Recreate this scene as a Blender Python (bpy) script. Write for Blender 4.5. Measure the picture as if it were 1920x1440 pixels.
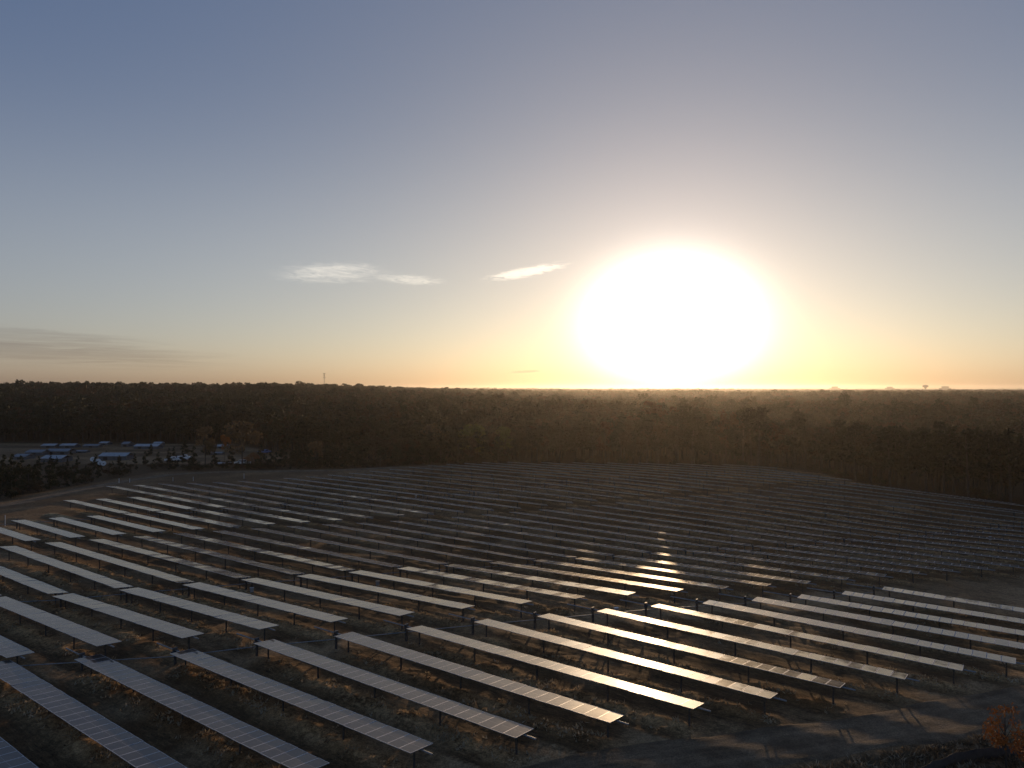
import bpy, bmesh, math, random
import numpy as np
from mathutils import Vector, Matrix, Euler

R = math.radians
scene = bpy.context.scene
for o in list(bpy.data.objects):
    bpy.data.objects.remove(o)
COL = scene.collection

# ------------------------------------------------------------------ camera
CAM_H = 25.4
cam_data = bpy.data.cameras.new("camera")
cam = bpy.data.objects.new("camera", cam_data)
COL.objects.link(cam)
cam_data.sensor_width = 36.0
cam_data.lens = 25.0
cam_data.clip_start = 0.5
cam_data.clip_end = 40000.0
cam.location = (0, 0, CAM_H)
cam.rotation_euler = (R(90 + 0.34), 0, 0)
scene.camera = cam

# ------------------------------------------------------------------ sun, sky, exposure
SUN_AZ, SUN_EL = R(12.6), R(5.9)
SUN = Vector((math.sin(SUN_AZ) * math.cos(SUN_EL), math.cos(SUN_AZ) * math.cos(SUN_EL), math.sin(SUN_EL)))
sun_data = bpy.data.lights.new("sun", 'SUN')
sun_data.energy = 2.4
sun_data.angle = R(0.55)
sun_data.color = (1.0, 0.67, 0.37)
sun = bpy.data.objects.new("sun", sun_data)
sun.rotation_euler = SUN.to_track_quat('Z', 'Y').to_euler()
sun.location = (40, 120, 60)
COL.objects.link(sun)

scene.view_settings.view_transform = 'Standard'
scene.view_settings.look = 'None'
scene.view_settings.exposure = 0.0
scene.view_settings.gamma = 1.0
scene.view_settings.use_curve_mapping = False
scene.render.engine = 'CYCLES'
cy = scene.cycles
cy.max_bounces = 6
cy.diffuse_bounces = 2
cy.glossy_bounces = 3
cy.transmission_bounces = 2
cy.transparent_max_bounces = 8
cy.volume_bounces = 0
cy.use_denoising = True
cy.sample_clamp_indirect = 6.0
cy.sample_clamp_direct = 4.0
cy.caustics_reflective = False
cy.caustics_refractive = False

world = bpy.data.worlds.new("World")
scene.world = world
world.use_nodes = True


class Nodes:
    """Small helper for writing node trees."""
    def __init__(self, tree):
        self.t = tree
        tree.nodes.clear()

    def new(self, typ, **kw):
        n = self.t.nodes.new(typ)
        for k, v in kw.items():
            setattr(n, k, v)
        return n

    def put(self, sock, v):
        if hasattr(v, 'is_output') or isinstance(v, bpy.types.NodeSocket):
            self.t.links.new(v, sock)
        else:
            if isinstance(v, (tuple, list)) and len(v) == 3 and sock.type == 'RGBA':
                v = (*v, 1.0)
            sock.default_value = v

    def math(self, op, a, b=0.0, c=0.0, clamp=False):
        n = self.new('ShaderNodeMath', operation=op, use_clamp=clamp)
        self.put(n.inputs[0], a)
        if len(n.inputs) > 1: self.put(n.inputs[1], b)
        if len(n.inputs) > 2: self.put(n.inputs[2], c)
        return n.outputs[0]

    def mix(self, f, a, b, blend='MIX'):
        n = self.new('ShaderNodeMix', data_type='RGBA', blend_type=blend)
        self.put(n.inputs[0], f)
        self.put(n.inputs[6], a)
        self.put(n.inputs[7], b)
        return n.outputs[2]

    def vmath(self, op, a, b=None, scale=None):
        n = self.new('ShaderNodeVectorMath', operation=op)
        self.put(n.inputs[0], a)
        if b is not None: self.put(n.inputs[1], b)
        if scale is not None: self.put(n.inputs['Scale'], scale)
        return n.outputs['Value'] if op in ('DOT_PRODUCT', 'LENGTH') else n.outputs[0]

    def noise(self, vec, scale, detail=4.0, rough=0.55, dist=0.0):
        n = self.new('ShaderNodeTexNoise')
        if vec is not None: self.t.links.new(vec, n.inputs['Vector'])
        n.inputs['Scale'].default_value = scale
        n.inputs['Detail'].default_value = detail
        n.inputs['Roughness'].default_value = rough
        n.inputs['Distortion'].default_value = dist
        return n.outputs[0]

    def ramp(self, f, stops, interp='LINEAR'):
        n = self.new('ShaderNodeValToRGB')
        n.color_ramp.interpolation = interp
        e = n.color_ramp.elements
        while len(e) < len(stops): e.new(0.5)
        for el, (p, c) in zip(e, stops):
            el.position = p
            if not isinstance(c, (tuple, list)): c = (c, c, c)
            el.color = (*c, 1.0)
        self.put(n.inputs[0], f)
        return n.outputs[0]

    def smooth(self, v, lo, hi, to0=0.0, to1=1.0):
        n = self.new('ShaderNodeMapRange', interpolation_type='SMOOTHSTEP')
        self.put(n.inputs[0], v)
        n.inputs[1].default_value = lo
        n.inputs[2].default_value = hi
        n.inputs[3].default_value = to0
        n.inputs[4].default_value = to1
        return n.outputs[0]


def build_world():
    N = Nodes(world.node_tree)
    out = N.new('ShaderNodeOutputWorld')
    bg = N.new('ShaderNodeBackground')
    sky = N.new('ShaderNodeTexSky', sky_type='NISHITA')
    sky.sun_disc = False
    sky.sun_elevation = SUN_EL
    sky.sun_rotation = SUN_AZ
    sky.altitude = 30.0
    sky.air_density = 1.0
    sky.dust_density = 0.3
    sky.ozone_density = 2.0
    tc = N.new('ShaderNodeTexCoord')
    d = tc.outputs['Generated']
    cosang = N.vmath('DOT_PRODUCT', d, tuple(SUN))
    ang = N.math('ARCCOSINE', N.math('MINIMUM', cosang, 0.999999))
    deg = N.math('MULTIPLY', ang, 180 / math.pi)
    sep = N.new('ShaderNodeSeparateXYZ')
    N.put(sep.inputs[0], d)
    el = N.math('MULTIPLY', N.math('ARCSINE', sep.outputs[2]), 180 / math.pi)
    az = N.math('MULTIPLY', N.math('ARCTAN2', sep.outputs[0], sep.outputs[1]), 180 / math.pi)
    # forward scattering round the sun: a blinding core that is a little wider than high, and a wide warm skirt
    cx = N.math('MULTIPLY', N.math('SUBTRACT', az, 12.6), 0.80)
    cyy = N.math('SUBTRACT', el, 4.9)
    r2 = N.math('ADD', N.math('MULTIPLY', cx, cx), N.math('MULTIPLY', cyy, cyy))
    core = N.math('EXPONENT', N.math('DIVIDE', r2, -(3.5 ** 2)))
    s8 = N.math('EXPONENT', N.math('DIVIDE', deg, -8.0))
    s18 = N.math('EXPONENT', N.math('DIVIDE', deg, -18.0))
    band = N.math('EXPONENT', N.math('DIVIDE', N.math('MAXIMUM', el, 0.0), -18.0))
    tot = N.vmath('ADD', N.vmath('SCALE', sky.outputs[0], scale=SKY_STRENGTH), (0.018, 0.056, 0.150))
    tot = N.vmath('ADD', tot, N.vmath('SCALE', (1.0, 0.90, 0.74), scale=N.math('MINIMUM', N.math('MULTIPLY', core, 6.0), 1.3)))
    tot = N.vmath('ADD', tot, N.vmath('SCALE', (0.0, 0.006, 0.214), scale=s8))
    tot = N.vmath('ADD', tot, N.vmath('SCALE', (0.41, 0.275, 0.04), scale=s18))
    mide = N.math('DIVIDE', N.math('SUBTRACT', el, 10.0), 8.0)
    tot = N.vmath('ADD', tot, N.vmath('SCALE', (0.062, 0.056, 0.038), scale=N.math('EXPONENT', N.math('MULTIPLY', N.math('MULTIPLY', mide, mide), -1.0))))
    s40 = N.math('MULTIPLY', N.math('EXPONENT', N.math('DIVIDE', deg, -40.0)), N.math('EXPONENT', N.math('DIVIDE', N.math('MAXIMUM', el, 0.0), -7.0)))
    tot = N.vmath('ADD', tot, N.vmath('SCALE', (0.50, 0.41, 0.30), scale=s40))
    tot = N.vmath('ADD', tot, N.vmath('SCALE', (0.085, 0.035, 0.0), scale=band))
    # long air path just above the horizon takes light away again
    low = N.math('EXPONENT', N.math('DIVIDE', N.math('MAXIMUM', el, 0.0), -1.6))
    tot = N.vmath('MULTIPLY', tot, N.mix(low, (1.0, 1.0, 1.0), (0.46, 0.415, 0.37)))
    # thin clouds, each a patch of stretched noise at its own bearing and height
    comb = N.new('ShaderNodeCombineXYZ')
    N.put(comb.inputs[0], az)
    N.put(comb.inputs[1], el)
    ae = comb.outputs[0]

    def patch(az0, el0, ra, re, tilt, sx, sy, lo, hi, seed):
        m = N.new('ShaderNodeMapping', vector_type='TEXTURE')
        m.inputs['Location'].default_value = (az0, el0, 0)
        m.inputs['Rotation'].default_value = (0, 0, R(tilt))
        m.inputs['Scale'].default_value = (ra, re, 1)
        N.put(m.inputs[0], ae)
        r = N.vmath('LENGTH', m.outputs[0])
        win = N.smooth(r, 1.0, 0.25)
        s = N.new('ShaderNodeMapping')
        s.inputs['Location'].default_value = (seed, seed * 1.7, seed)
        s.inputs['Rotation'].default_value = (0, 0, R(-tilt))
        s.inputs['Scale'].default_value = (sx, sy, 1)
        N.put(s.inputs[0], ae)
        nz = N.noise(s.outputs[0], 1.0, 9.0, 0.66, 0.9)
        return N.math('MULTIPLY', win, N.smooth(N.math('ADD', nz, N.math('MULTIPLY', win, 0.25)), lo, hi))

    bright = [patch(-14.2, 8.95, 6.0, 1.2, 3, 0.55, 2.9, 0.46, 0.98, 3.1),
              patch(-8.2, 8.6, 4.0, 0.6, -3, 1.0, 4.6, 0.46, 0.98, 7.7),
              patch(1.2, 9.3, 4.6, 0.62, 9.5, 1.1, 5.5, 0.5, 0.74, 11.3)]
    dark = [patch(-33.0, 2.4, 17.0, 1.3, -2.0, 0.10, 2.6, 0.52, 0.80, 5.9),
            patch(-34.0, 3.3, 14.0, 1.3, -3.0, 0.12, 2.4, 0.55, 0.85, 2.3),
            patch(1.3, 1.35, 2.0, 0.16, 3, 0.8, 4.0, 0.5, 0.75, 8.8)]
    for p, k in zip(bright, (0.34, 0.32, 0.5)):
        tot = N.vmath('ADD', tot, N.vmath('SCALE', (1.0, 0.86, 0.66), scale=N.math('MULTIPLY', p, k)))
    for p, k in zip(dark, (0.42, 0.36, 0.4)):
        tot = N.mix(N.math('MULTIPLY', p, k), tot, N.vmath('MULTIPLY', tot, (0.55, 0.5, 0.52)))
    N.put(bg.inputs[0], tot)
    bg.inputs[1].default_value = 1.0
    N.t.links.new(bg.outputs[0], out.inputs[0])


SKY_STRENGTH = 0.05
build_world()
world.cycles.sampling_method = 'MANUAL'
world.cycles.sample_map_resolution = 1024

# ------------------------------------------------------------------ helpers
rng = np.random.default_rng(20)
random.seed(4)


def mesh_np(name, verts, faces, mats=(), mat_idx=None, smooth=False):
    """verts (n,3); faces (m,k) all triangles or all quads, or a list of such arrays."""
    me = bpy.data.meshes.new(name)
    if not isinstance(faces, list): faces = [faces]
    faces = [np.asarray(f, dtype=np.int32) for f in faces if len(f)]
    verts = np.asarray(verts, dtype=np.float32)
    nl = sum(f.size for f in faces)
    nf = sum(len(f) for f in faces)
    me.vertices.add(len(verts))
    me.vertices.foreach_set('co', verts.ravel())
    me.loops.add(nl)
    me.polygons.add(nf)
    me.loops.foreach_set('vertex_index', np.concatenate([f.ravel() for f in faces]))
    tot = np.concatenate([np.full(len(f), f.shape[1], dtype=np.int32) for f in faces])
    start = np.concatenate([[0], np.cumsum(tot)[:-1]]).astype(np.int32)
    me.polygons.foreach_set('loop_start', start)
    me.polygons.foreach_set('loop_total', tot)
    for m in mats: me.materials.append(m)
    if mat_idx is not None: me.polygons.foreach_set('material_index', np.asarray(mat_idx, dtype=np.int32))
    if smooth: me.polygons.foreach_set('use_smooth', np.ones(nf, dtype=bool))
    me.update(calc_edges=True)
    return me


def link(name, data, parent=None, **props):
    o = bpy.data.objects.new(name, data)
    COL.objects.link(o)
    if parent is not None: o.parent = parent
    for k, v in props.items(): o[k] = v
    return o


def tag(o, label, category, group=None):
    o['label'] = label
    o['category'] = category
    if group: o['group'] = group
    return o


class Shape:
    """Collects simple solids into one mesh, with a material index per face."""
    def __init__(self):
        self.v, self.f, self.m = [], [], []

    def add(self, v, f, m=0):
        b = len(self.v)
        self.v += [tuple(p) for p in v]
        self.f += [tuple(i + b for i in q) for q in f]
        self.m += [m] * len(f)

    def box(self, c, s, m=0, rot=None):
        x, y, z = (q / 2 for q in s)
        v = [Vector(p) for p in ((-x, -y, -z), (x, -y, -z), (x, y, -z), (-x, y, -z), (-x, -y, z), (x, -y, z), (x, y, z), (-x, y, z))]
        if rot is not None: v = [rot @ p for p in v]
        v = [p + Vector(c) for p in v]
        self.add(v, [(3, 2, 1, 0), (4, 5, 6, 7), (0, 1, 5, 4), (1, 2, 6, 5), (2, 3, 7, 6), (3, 0, 4, 7)], m)

    def tube(self, p, q, r0, r1=None, n=6, m=0, caps=True):
        r1 = r0 if r1 is None else r1
        p, q = Vector(p), Vector(q)
        d = (q - p).normalized()
        a = d.cross(Vector((0, 0, 1)) if abs(d.z) < 0.9 else Vector((1, 0, 0))).normalized()
        b = d.cross(a)
        v = []
        for c, r in ((p, r0), (q, r1)):
            for i in range(n):
                t = 2 * math.pi * i / n
                v.append(c + a * (r * math.cos(t)) + b * (r * math.sin(t)))
        f = [(i, (i + 1) % n, n + (i + 1) % n, n + i) for i in range(n)]
        if caps: f += [tuple(range(n - 1, -1, -1)), tuple(range(n, 2 * n))]
        self.add(v, f, m)

    def mesh(self, name, mats, smooth=False):
        me = bpy.data.meshes.new(name)
        me.from_pydata(self.v, [], self.f)
        for mm in mats: me.materials.append(mm)
        me.polygons.foreach_set('material_index', self.m)
        if smooth: me.polygons.foreach_set('use_smooth', [True] * len(self.f))
        me.update()
        return me


def material(name, rough=0.6, metal=0.0, color=(0.2, 0.2, 0.2), spec=0.5):
    m = bpy.data.materials.new(name)
    m.use_nodes = True
    N = Nodes(m.node_tree)
    out = N.new('ShaderNodeOutputMaterial')
    b = N.new('ShaderNodeBsdfPrincipled')
    b.inputs['Base Color'].default_value = (*color, 1)
    b.inputs['Roughness'].default_value = rough
    b.inputs['Metallic'].default_value = metal
    b.inputs['Specular IOR Level'].default_value = spec
    N.t.links.new(b.outputs[0], out.inputs[0])
    return m, N, b, out


def worn(name, color, rough=0.5, metal=0.0, amount=0.35, scale=6.0):
    """A painted or metal surface with uneven grime."""
    m, N, b, out = material(name, rough, metal, color)
    tc = N.new('ShaderNodeTexCoord')
    nz = N.noise(tc.outputs['Object'], scale, 5.0, 0.65)
    dark = tuple(c * (1 - amount) for c in color)
    N.put(b.inputs['Base Color'], N.mix(N.smooth(nz, 0.35, 0.7), color, dark))
    N.put(b.inputs['Roughness'], N.smooth(nz, 0.2, 0.8, rough * 0.8, min(1, rough * 1.3)))
    return m


# ------------------------------------------------------------------ survey of the solar field (metres, row axes)
ROW_AZ = R(-54.5)
U = np.array([math.sin(ROW_AZ), math.cos(ROW_AZ)])        # along a row, away from the camera
P = np.array([math.cos(ROW_AZ), -math.sin(ROW_AZ)])       # across the rows, towards the sunset side
PITCH = 5.222
OFF = (29.04, 25.69, 45.89)                               # first row of each block, measured across the rows
AXLE = 1.5                                                # height of the torque tubes
# row number: (position along the row of the wing end, ground level there)
ENDS_A = {
    -2:(76.0,0.35), -1:(71.0,0.45), 0:(66.1,0.40), 1:(60.3,0.56), 2:(55.8,0.85), 3:(51.1,0.98), 4:(47.1,0.98), 5:(43.1,0.99), 6:(39.2,0.89), 
    7:(35.4,0.76), 8:(31.8,0.60), 9:(28.1,0.34), 10:(24.4,0.04), 11:(20.8,-0.29), 12:(17.1,-0.48), 13:(13.6,-0.56), }
ENDS_B = {
    -2:(44.1,-0.82), -1:(39.9,-0.29), 0:(35.7,0.11), 1:(31.6,0.43), 2:(27.1,0.60), 3:(22.9,0.72), 4:(19.0,0.73), 5:(15.1,0.60), 6:(11.3,0.53), 
    7:(7.5,0.39), 8:(3.9,0.24), 9:(0.3,0.00), 10:(-3.4,-0.13), 11:(-7.1,-0.39), 12:(-10.7,-0.66), 13:(-14.4,-0.96), }
ENDS_C = {
    0:(70.9,0.53), 1:(66.2,0.97), 2:(61.6,1.13), 3:(57.6,1.25), 4:(53.8,1.25), 5:(49.8,1.25), 6:(46.2,1.25), 7:(42.5,1.12), 8:(39.0,0.98), 
    9:(35.4,0.76), 10:(31.8,0.54), 11:(28.3,0.22), 12:(24.8,-0.08), 13:(21.4,-0.39), 14:(17.9,-0.52), 15:(14.3,-0.68), 16:(11.0,-0.92), 17:(7.5,-1.19), 
    18:(3.7,-1.45), 19:(0.1,-1.70), 20:(-3.6,-1.70), 21:(-7.3,-1.70), 22:(-10.9,-1.70), 23:(-14.6,-1.70), 24:(-18.3,-1.70), 25:(-21.9,-1.70), 
    26:(-25.6,-1.70), 27:(-29.2,-1.70), 28:(-32.9,-1.70), 29:(-36.6,-1.70), }
ENDS_D = {
    0:(96.4,0.34), 1:(92.4,0.59), 2:(88.3,0.39), 3:(84.0,0.57), 4:(79.9,0.65), 5:(76.2,0.65), 6:(72.5,0.56), 7:(69.0,0.44), 8:(65.6,0.34), 
    9:(62.1,0.16), 10:(58.5,-0.01), 11:(54.9,-0.25), 12:(51.3,-0.48), 13:(48.0,-0.71), 14:(44.5,-0.79), 15:(41.1,-0.92), 16:(37.9,-1.11), 
    17:(34.1,-1.23), 18:(30.4,-1.31), 19:(27.0,-1.42), 20:(23.6,-1.54), 21:(20.1,-1.56), 22:(16.6,-1.68), 23:(13.1,-1.70), 24:(9.6,-1.70), 
    25:(6.2,-1.70), 26:(2.7,-1.70), 27:(-0.8,-1.70), 28:(-4.3,-1.70), 29:(-7.8,-1.70), 30:(-11.3,-1.70), 31:(-14.8,-1.70), 32:(-18.2,-1.70), 
    33:(-21.7,-1.70), }
ENDS_E = {
    1:(123.4,0.49), 2:(121.2,0.60), 3:(119.0,0.97), 4:(117.2,0.81), 5:(115.1,0.63), 6:(112.4,0.55), 7:(110.2,0.43), 8:(107.5,0.26), 9:(104.8,0.14), 
    10:(102.3,-0.03), 11:(99.4,-0.20), 12:(96.4,-0.43), 13:(93.2,-0.52), 14:(90.5,-0.60), 15:(87.4,-0.74), 16:(84.2,-0.69), 17:(81.4,-0.65), 
    18:(77.8,-0.54), 19:(74.5,-0.57), 20:(71.5,-0.45), 21:(68.6,-0.33), 22:(65.4,-0.07), 23:(62.2,0.02), 24:(58.8,0.07), 25:(55.7,0.03), 
    26:(52.5,-0.00), 27:(49.3,0.39), 28:(46.1,0.48), 29:(42.9,0.52), 30:(39.6,0.51), 31:(36.4,0.43), 32:(33.2,0.28), 33:(30.0,0.03), }
ENDS_F = {
    0:(122.2,0.63), 1:(119.7,0.56), 2:(117.4,0.40), 3:(115.0,0.26), 4:(112.3,0.15), 5:(109.7,0.01), 6:(107.2,-0.06), 7:(104.3,-0.21), 8:(101.6,-0.32), 
    9:(99.0,-0.38), 10:(96.0,-0.41), 11:(93.2,-0.55), 12:(90.0,-0.59), 13:(86.5,-0.59), 14:(83.5,-0.61), 15:(80.4,-0.39), 16:(77.4,-0.26), 
    17:(74.5,-0.20), 18:(71.2,0.01), 19:(68.2,0.18), 20:(64.6,0.32), 21:(61.6,0.46), 22:(58.3,0.52), 23:(55.1,0.66), 24:(51.9,0.78), 25:(48.6,0.86), 
    26:(45.4,0.89), 27:(42.2,0.86), 28:(38.9,0.75), 29:(35.7,0.56), 30:(32.5,0.26), 31:(29.2,-0.16), 32:(26.0,-0.73), 33:(22.8,-1.45), 34:(19.5,-1.70), 
    35:(16.3,-1.70), }
ENDS_G = {
    0:(144.6,0.81), 1:(142.4,0.76), 2:(140.7,0.58), 3:(138.2,0.42), 4:(136.0,0.32), 5:(133.9,0.18), 6:(131.2,0.13), 7:(129.1,-0.04), 8:(126.4,-0.16), 
    9:(123.6,-0.25), 10:(120.8,-0.30), 11:(118.0,-0.32), 12:(115.2,-0.37), 13:(112.1,-0.26), 14:(108.9,-0.30), 15:(105.8,-0.30), 16:(102.7,-0.17), 
    17:(99.5,0.29), 18:(96.4,0.50), 19:(93.3,0.74), 20:(90.2,0.99), 21:(87.0,1.25), 22:(83.9,1.25), 23:(80.8,1.25), 24:(77.6,1.25), 25:(74.5,1.25), 
    26:(71.4,1.25), 27:(68.2,1.25), 28:(65.1,1.25), 29:(62.0,1.25), 30:(58.8,1.25), 31:(55.7,1.25), 32:(52.6,1.25), 33:(49.4,1.25), 34:(46.3,0.76), 
    35:(43.2,-0.09), }
ENDS_H = {
    0:(142.6,0.78), 1:(147.1,0.80), 2:(151.5,0.79), 3:(156.0,0.76), 4:(160.5,0.57), 5:(158.1,0.40), 6:(155.6,0.39), 7:(176.2,0.46), 8:(174.1,0.33), 
    9:(172.3,0.21), 10:(168.6,0.11), 11:(165.6,-0.04), 12:(162.9,-0.07), 13:(160.9,-0.10), 14:(158.3,-0.05), 15:(155.7,0.03), 16:(153.1,0.16), 
    17:(150.5,0.32), 18:(148.0,0.52), 19:(145.4,0.75), 20:(142.8,1.01), 21:(140.2,1.25), 22:(137.6,1.25), 23:(135.1,1.25), 24:(132.5,1.25), 
    25:(129.9,1.25), 26:(127.3,1.25), 27:(124.7,1.25), 28:(122.1,1.25), 29:(119.5,1.25), 30:(117.0,1.25), 31:(114.4,1.25), 32:(111.8,1.25), 
    33:(109.2,1.25), 34:(106.6,1.25), 35:(104.1,1.25), }


def world_xy(block, k, u):
    return (OFF[block] + k * PITCH) * P + u * U


KNOTS = []
for blk, tables in ((0, (ENDS_A, ENDS_B)), (1, (ENDS_C, ENDS_D, ENDS_E)), (2, (ENDS_F, ENDS_G, ENDS_H))):
    for t in tables:
        for k, (u, z) in t.items():
            x, y = world_xy(blk, k, u)
            KNOTS.append((x, y, z))
KNOTS = np.array(KNOTS)

FIELD = np.array([(-113, -40), (-113, 140), (-111, 190), (-107, 215), (-60, 222), (0, 226), (50, 222), (84, 215.6),
                  (91.8, 191), (101.9, 172), (112.4, 156), (128, 125), (140, 90), (150, -40)], dtype=float)
YARD = np.array([(-330, 238), (-78, 236), (-82, 262), (-100, 290), (-125, 324), (-330, 324)], dtype=float)


def inside(poly, x, y):
    x, y = np.asarray(x, float), np.asarray(y, float)
    r = np.zeros(x.shape, bool)
    n = len(poly)
    for i in range(n):
        x0, y0 = poly[i]
        x1, y1 = poly[(i + 1) % n]
        c = ((y0 > y) != (y1 > y)) & (x < (x1 - x0) * (y - y0) / (y1 - y0 + 1e-12) + x0)
        r ^= c
    return r


def edge_dist(poly, x, y, closed=True):
    x, y = np.asarray(x, float), np.asarray(y, float)
    best = np.full(x.shape, 1e9)
    for i in range(len(poly) - (0 if closed else 1)):
        ax, ay = poly[i]
        bx, by = poly[(i + 1) % len(poly)]
        dx, dy = bx - ax, by - ay
        t = np.clip(((x - ax) * dx + (y - ay) * dy) / (dx * dx + dy * dy), 0, 1)
        best = np.minimum(best, np.hypot(x - ax - t * dx, y - ay - t * dy))
    return best


def sstep(a, b, x):
    t = np.clip((np.asarray(x, float) - a) / (b - a), 0, 1)
    return t * t * (3 - 2 * t)


# value noise for terrain and scatter
_lat = rng.random((256, 256))


def vnoise(x, y, s, o=0):
    x = np.asarray(x, float) / s + 37.3 + o * 17.1
    y = np.asarray(y, float) / s + 91.7 + o * 5.3
    xi, yi = np.floor(x).astype(int), np.floor(y).astype(int)
    fx, fy = x - xi, y - yi
    fx, fy = fx * fx * (3 - 2 * fx), fy * fy * (3 - 2 * fy)
    a = _lat[xi % 256, yi % 256]; b = _lat[(xi + 1) % 256, yi % 256]
    c = _lat[xi % 256, (yi + 1) % 256]; d = _lat[(xi + 1) % 256, (yi + 1) % 256]
    return (a * (1 - fx) + b * fx) * (1 - fy) + (c * (1 - fx) + d * fx) * fy


def terrain(x, y):
    """Broad ground level: the graded field, then the wooded hill on the far left and low swells beyond."""
    x, y = np.asarray(x, float), np.asarray(y, float)
    shp = x.shape
    xf, yf = x.ravel(), y.ravel()
    z = np.zeros(len(xf))
    near = np.where((np.abs(xf) < 190) & (yf > -20) & (yf < 290))[0]
    for i in range(0, len(near), 60000):
        j = near[i:i + 60000]
        d2 = (xf[j, None] - KNOTS[None, :, 0]) ** 2 + (yf[j, None] - KNOTS[None, :, 1]) ** 2
        w = np.exp(-d2 / (2 * 9.0 ** 2))
        z[j] = (w * KNOTS[None, :, 2]).sum(1) / (w.sum(1) + 0.12)
    r = np.hypot(xf, yf)
    a = np.degrees(np.arctan2(xf, yf))
    hill = 13.5 * sstep(330, 950, r) * (1 - sstep(-20, 1.5, a)) * (1 - 0.35 * sstep(-30, -50, a))
    hill += 1.8 * sstep(500, 1000, r) * np.exp(-((a - 27) / 9.0) ** 2) * (1 - sstep(1000, 1500, r))
    sw = (vnoise(xf, yf, 420, 1) - 0.5) * 7 * sstep(380, 900, r) + (vnoise(xf, yf, 1500, 2) - 0.5) * 10 * sstep(1200, 3000, r)
    return (z + hill + sw - 3.0 * sstep(350, 800, r) * sstep(-5, 8, a)).reshape(shp)


def row_coords(x, y):
    """For points in the field: block number and distance across to the nearest row axis, plus whether a row covers them."""
    s = np.asarray(x) * U[0] + np.asarray(y) * U[1]
    p = np.asarray(x) * P[0] + np.asarray(y) * P[1]
    out_d = np.full(np.shape(x), 9.0)
    cover = np.zeros(np.shape(x))
    for blk, (lo, hi) in enumerate(((ENDS_B, ENDS_A), (ENDS_C, ENDS_E), (ENDS_F, ENDS_H))):
        kf = (p - OFF[blk]) / PITCH
        k = np.round(kf)
        ks = np.array(sorted(set(lo) & set(hi)), float)
        u0 = np.interp(k, ks, [lo[int(q)][0] for q in ks])
        u1 = np.interp(k, ks, [hi[int(q)][0] for q in ks])
        ok = (k >= ks[0]) & (k <= ks[-1]) & (s > u0 - 1.2) & (s < u1 + 1.2)
        d = (kf - k) * PITCH
        out_d = np.where(ok, d, out_d)
        cover = np.where(ok, np.minimum(sstep(-1.2, 1.5, s - u0), sstep(-1.2, 1.5, u1 - s)), cover)
    return s, p, out_d, cover


# service road along the near edge of the field and the tracks round it
ROAD_NEAR = np.array([(-105, 6), (-60, 21), (-32, 31), (-14, 38.5), (-4, 42.5), (8.6, 47.0), (20.4, 50.0), (30, 53.0), (40.5, 57.0), (55, 63.5), (75, 74), (96, 88), (125, 110)], float)
ROAD_FAR = np.array([(-109.5, 60), (-108.5, 140), (-106.5, 180), (-103.5, 205), (-96, 214.5), (-60, 218.5), (0, 222), (48, 218.5), (79, 211.5),
                     (87.5, 190), (97.5, 170), (108, 154), (123, 123), (134, 90)], float)


def relief(x, y):
    """Small-scale relief: spoil ridges under the rows, wheel ruts in the lanes, clods."""
    s, p, d, cov = row_coords(x, y)
    n1 = vnoise(x, y, 1.3, 3) - 0.5
    n2 = vnoise(x, y, 0.55, 4) - 0.5
    n3 = vnoise(s, p * 4, 6.0, 5) - 0.5
    strip = np.exp(-((d + 0.35) / 0.85) ** 2) * cov
    z = strip * (0.16 + 0.30 * n1 + 0.22 * n2) + 0.07 * n1 + 0.05 * n2
    lane = (1 - strip) * cov
    for c in (1.75, 3.2):
        dd = (d - c + PITCH / 2) % PITCH - PITCH / 2
        z = z - lane * 0.08 * np.exp(-(dd / 0.22) ** 2)
    z = z + lane * 0.06 * n3
    return z


def ground_z(x, y):
    return terrain(x, y) + relief(x, y)


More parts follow.
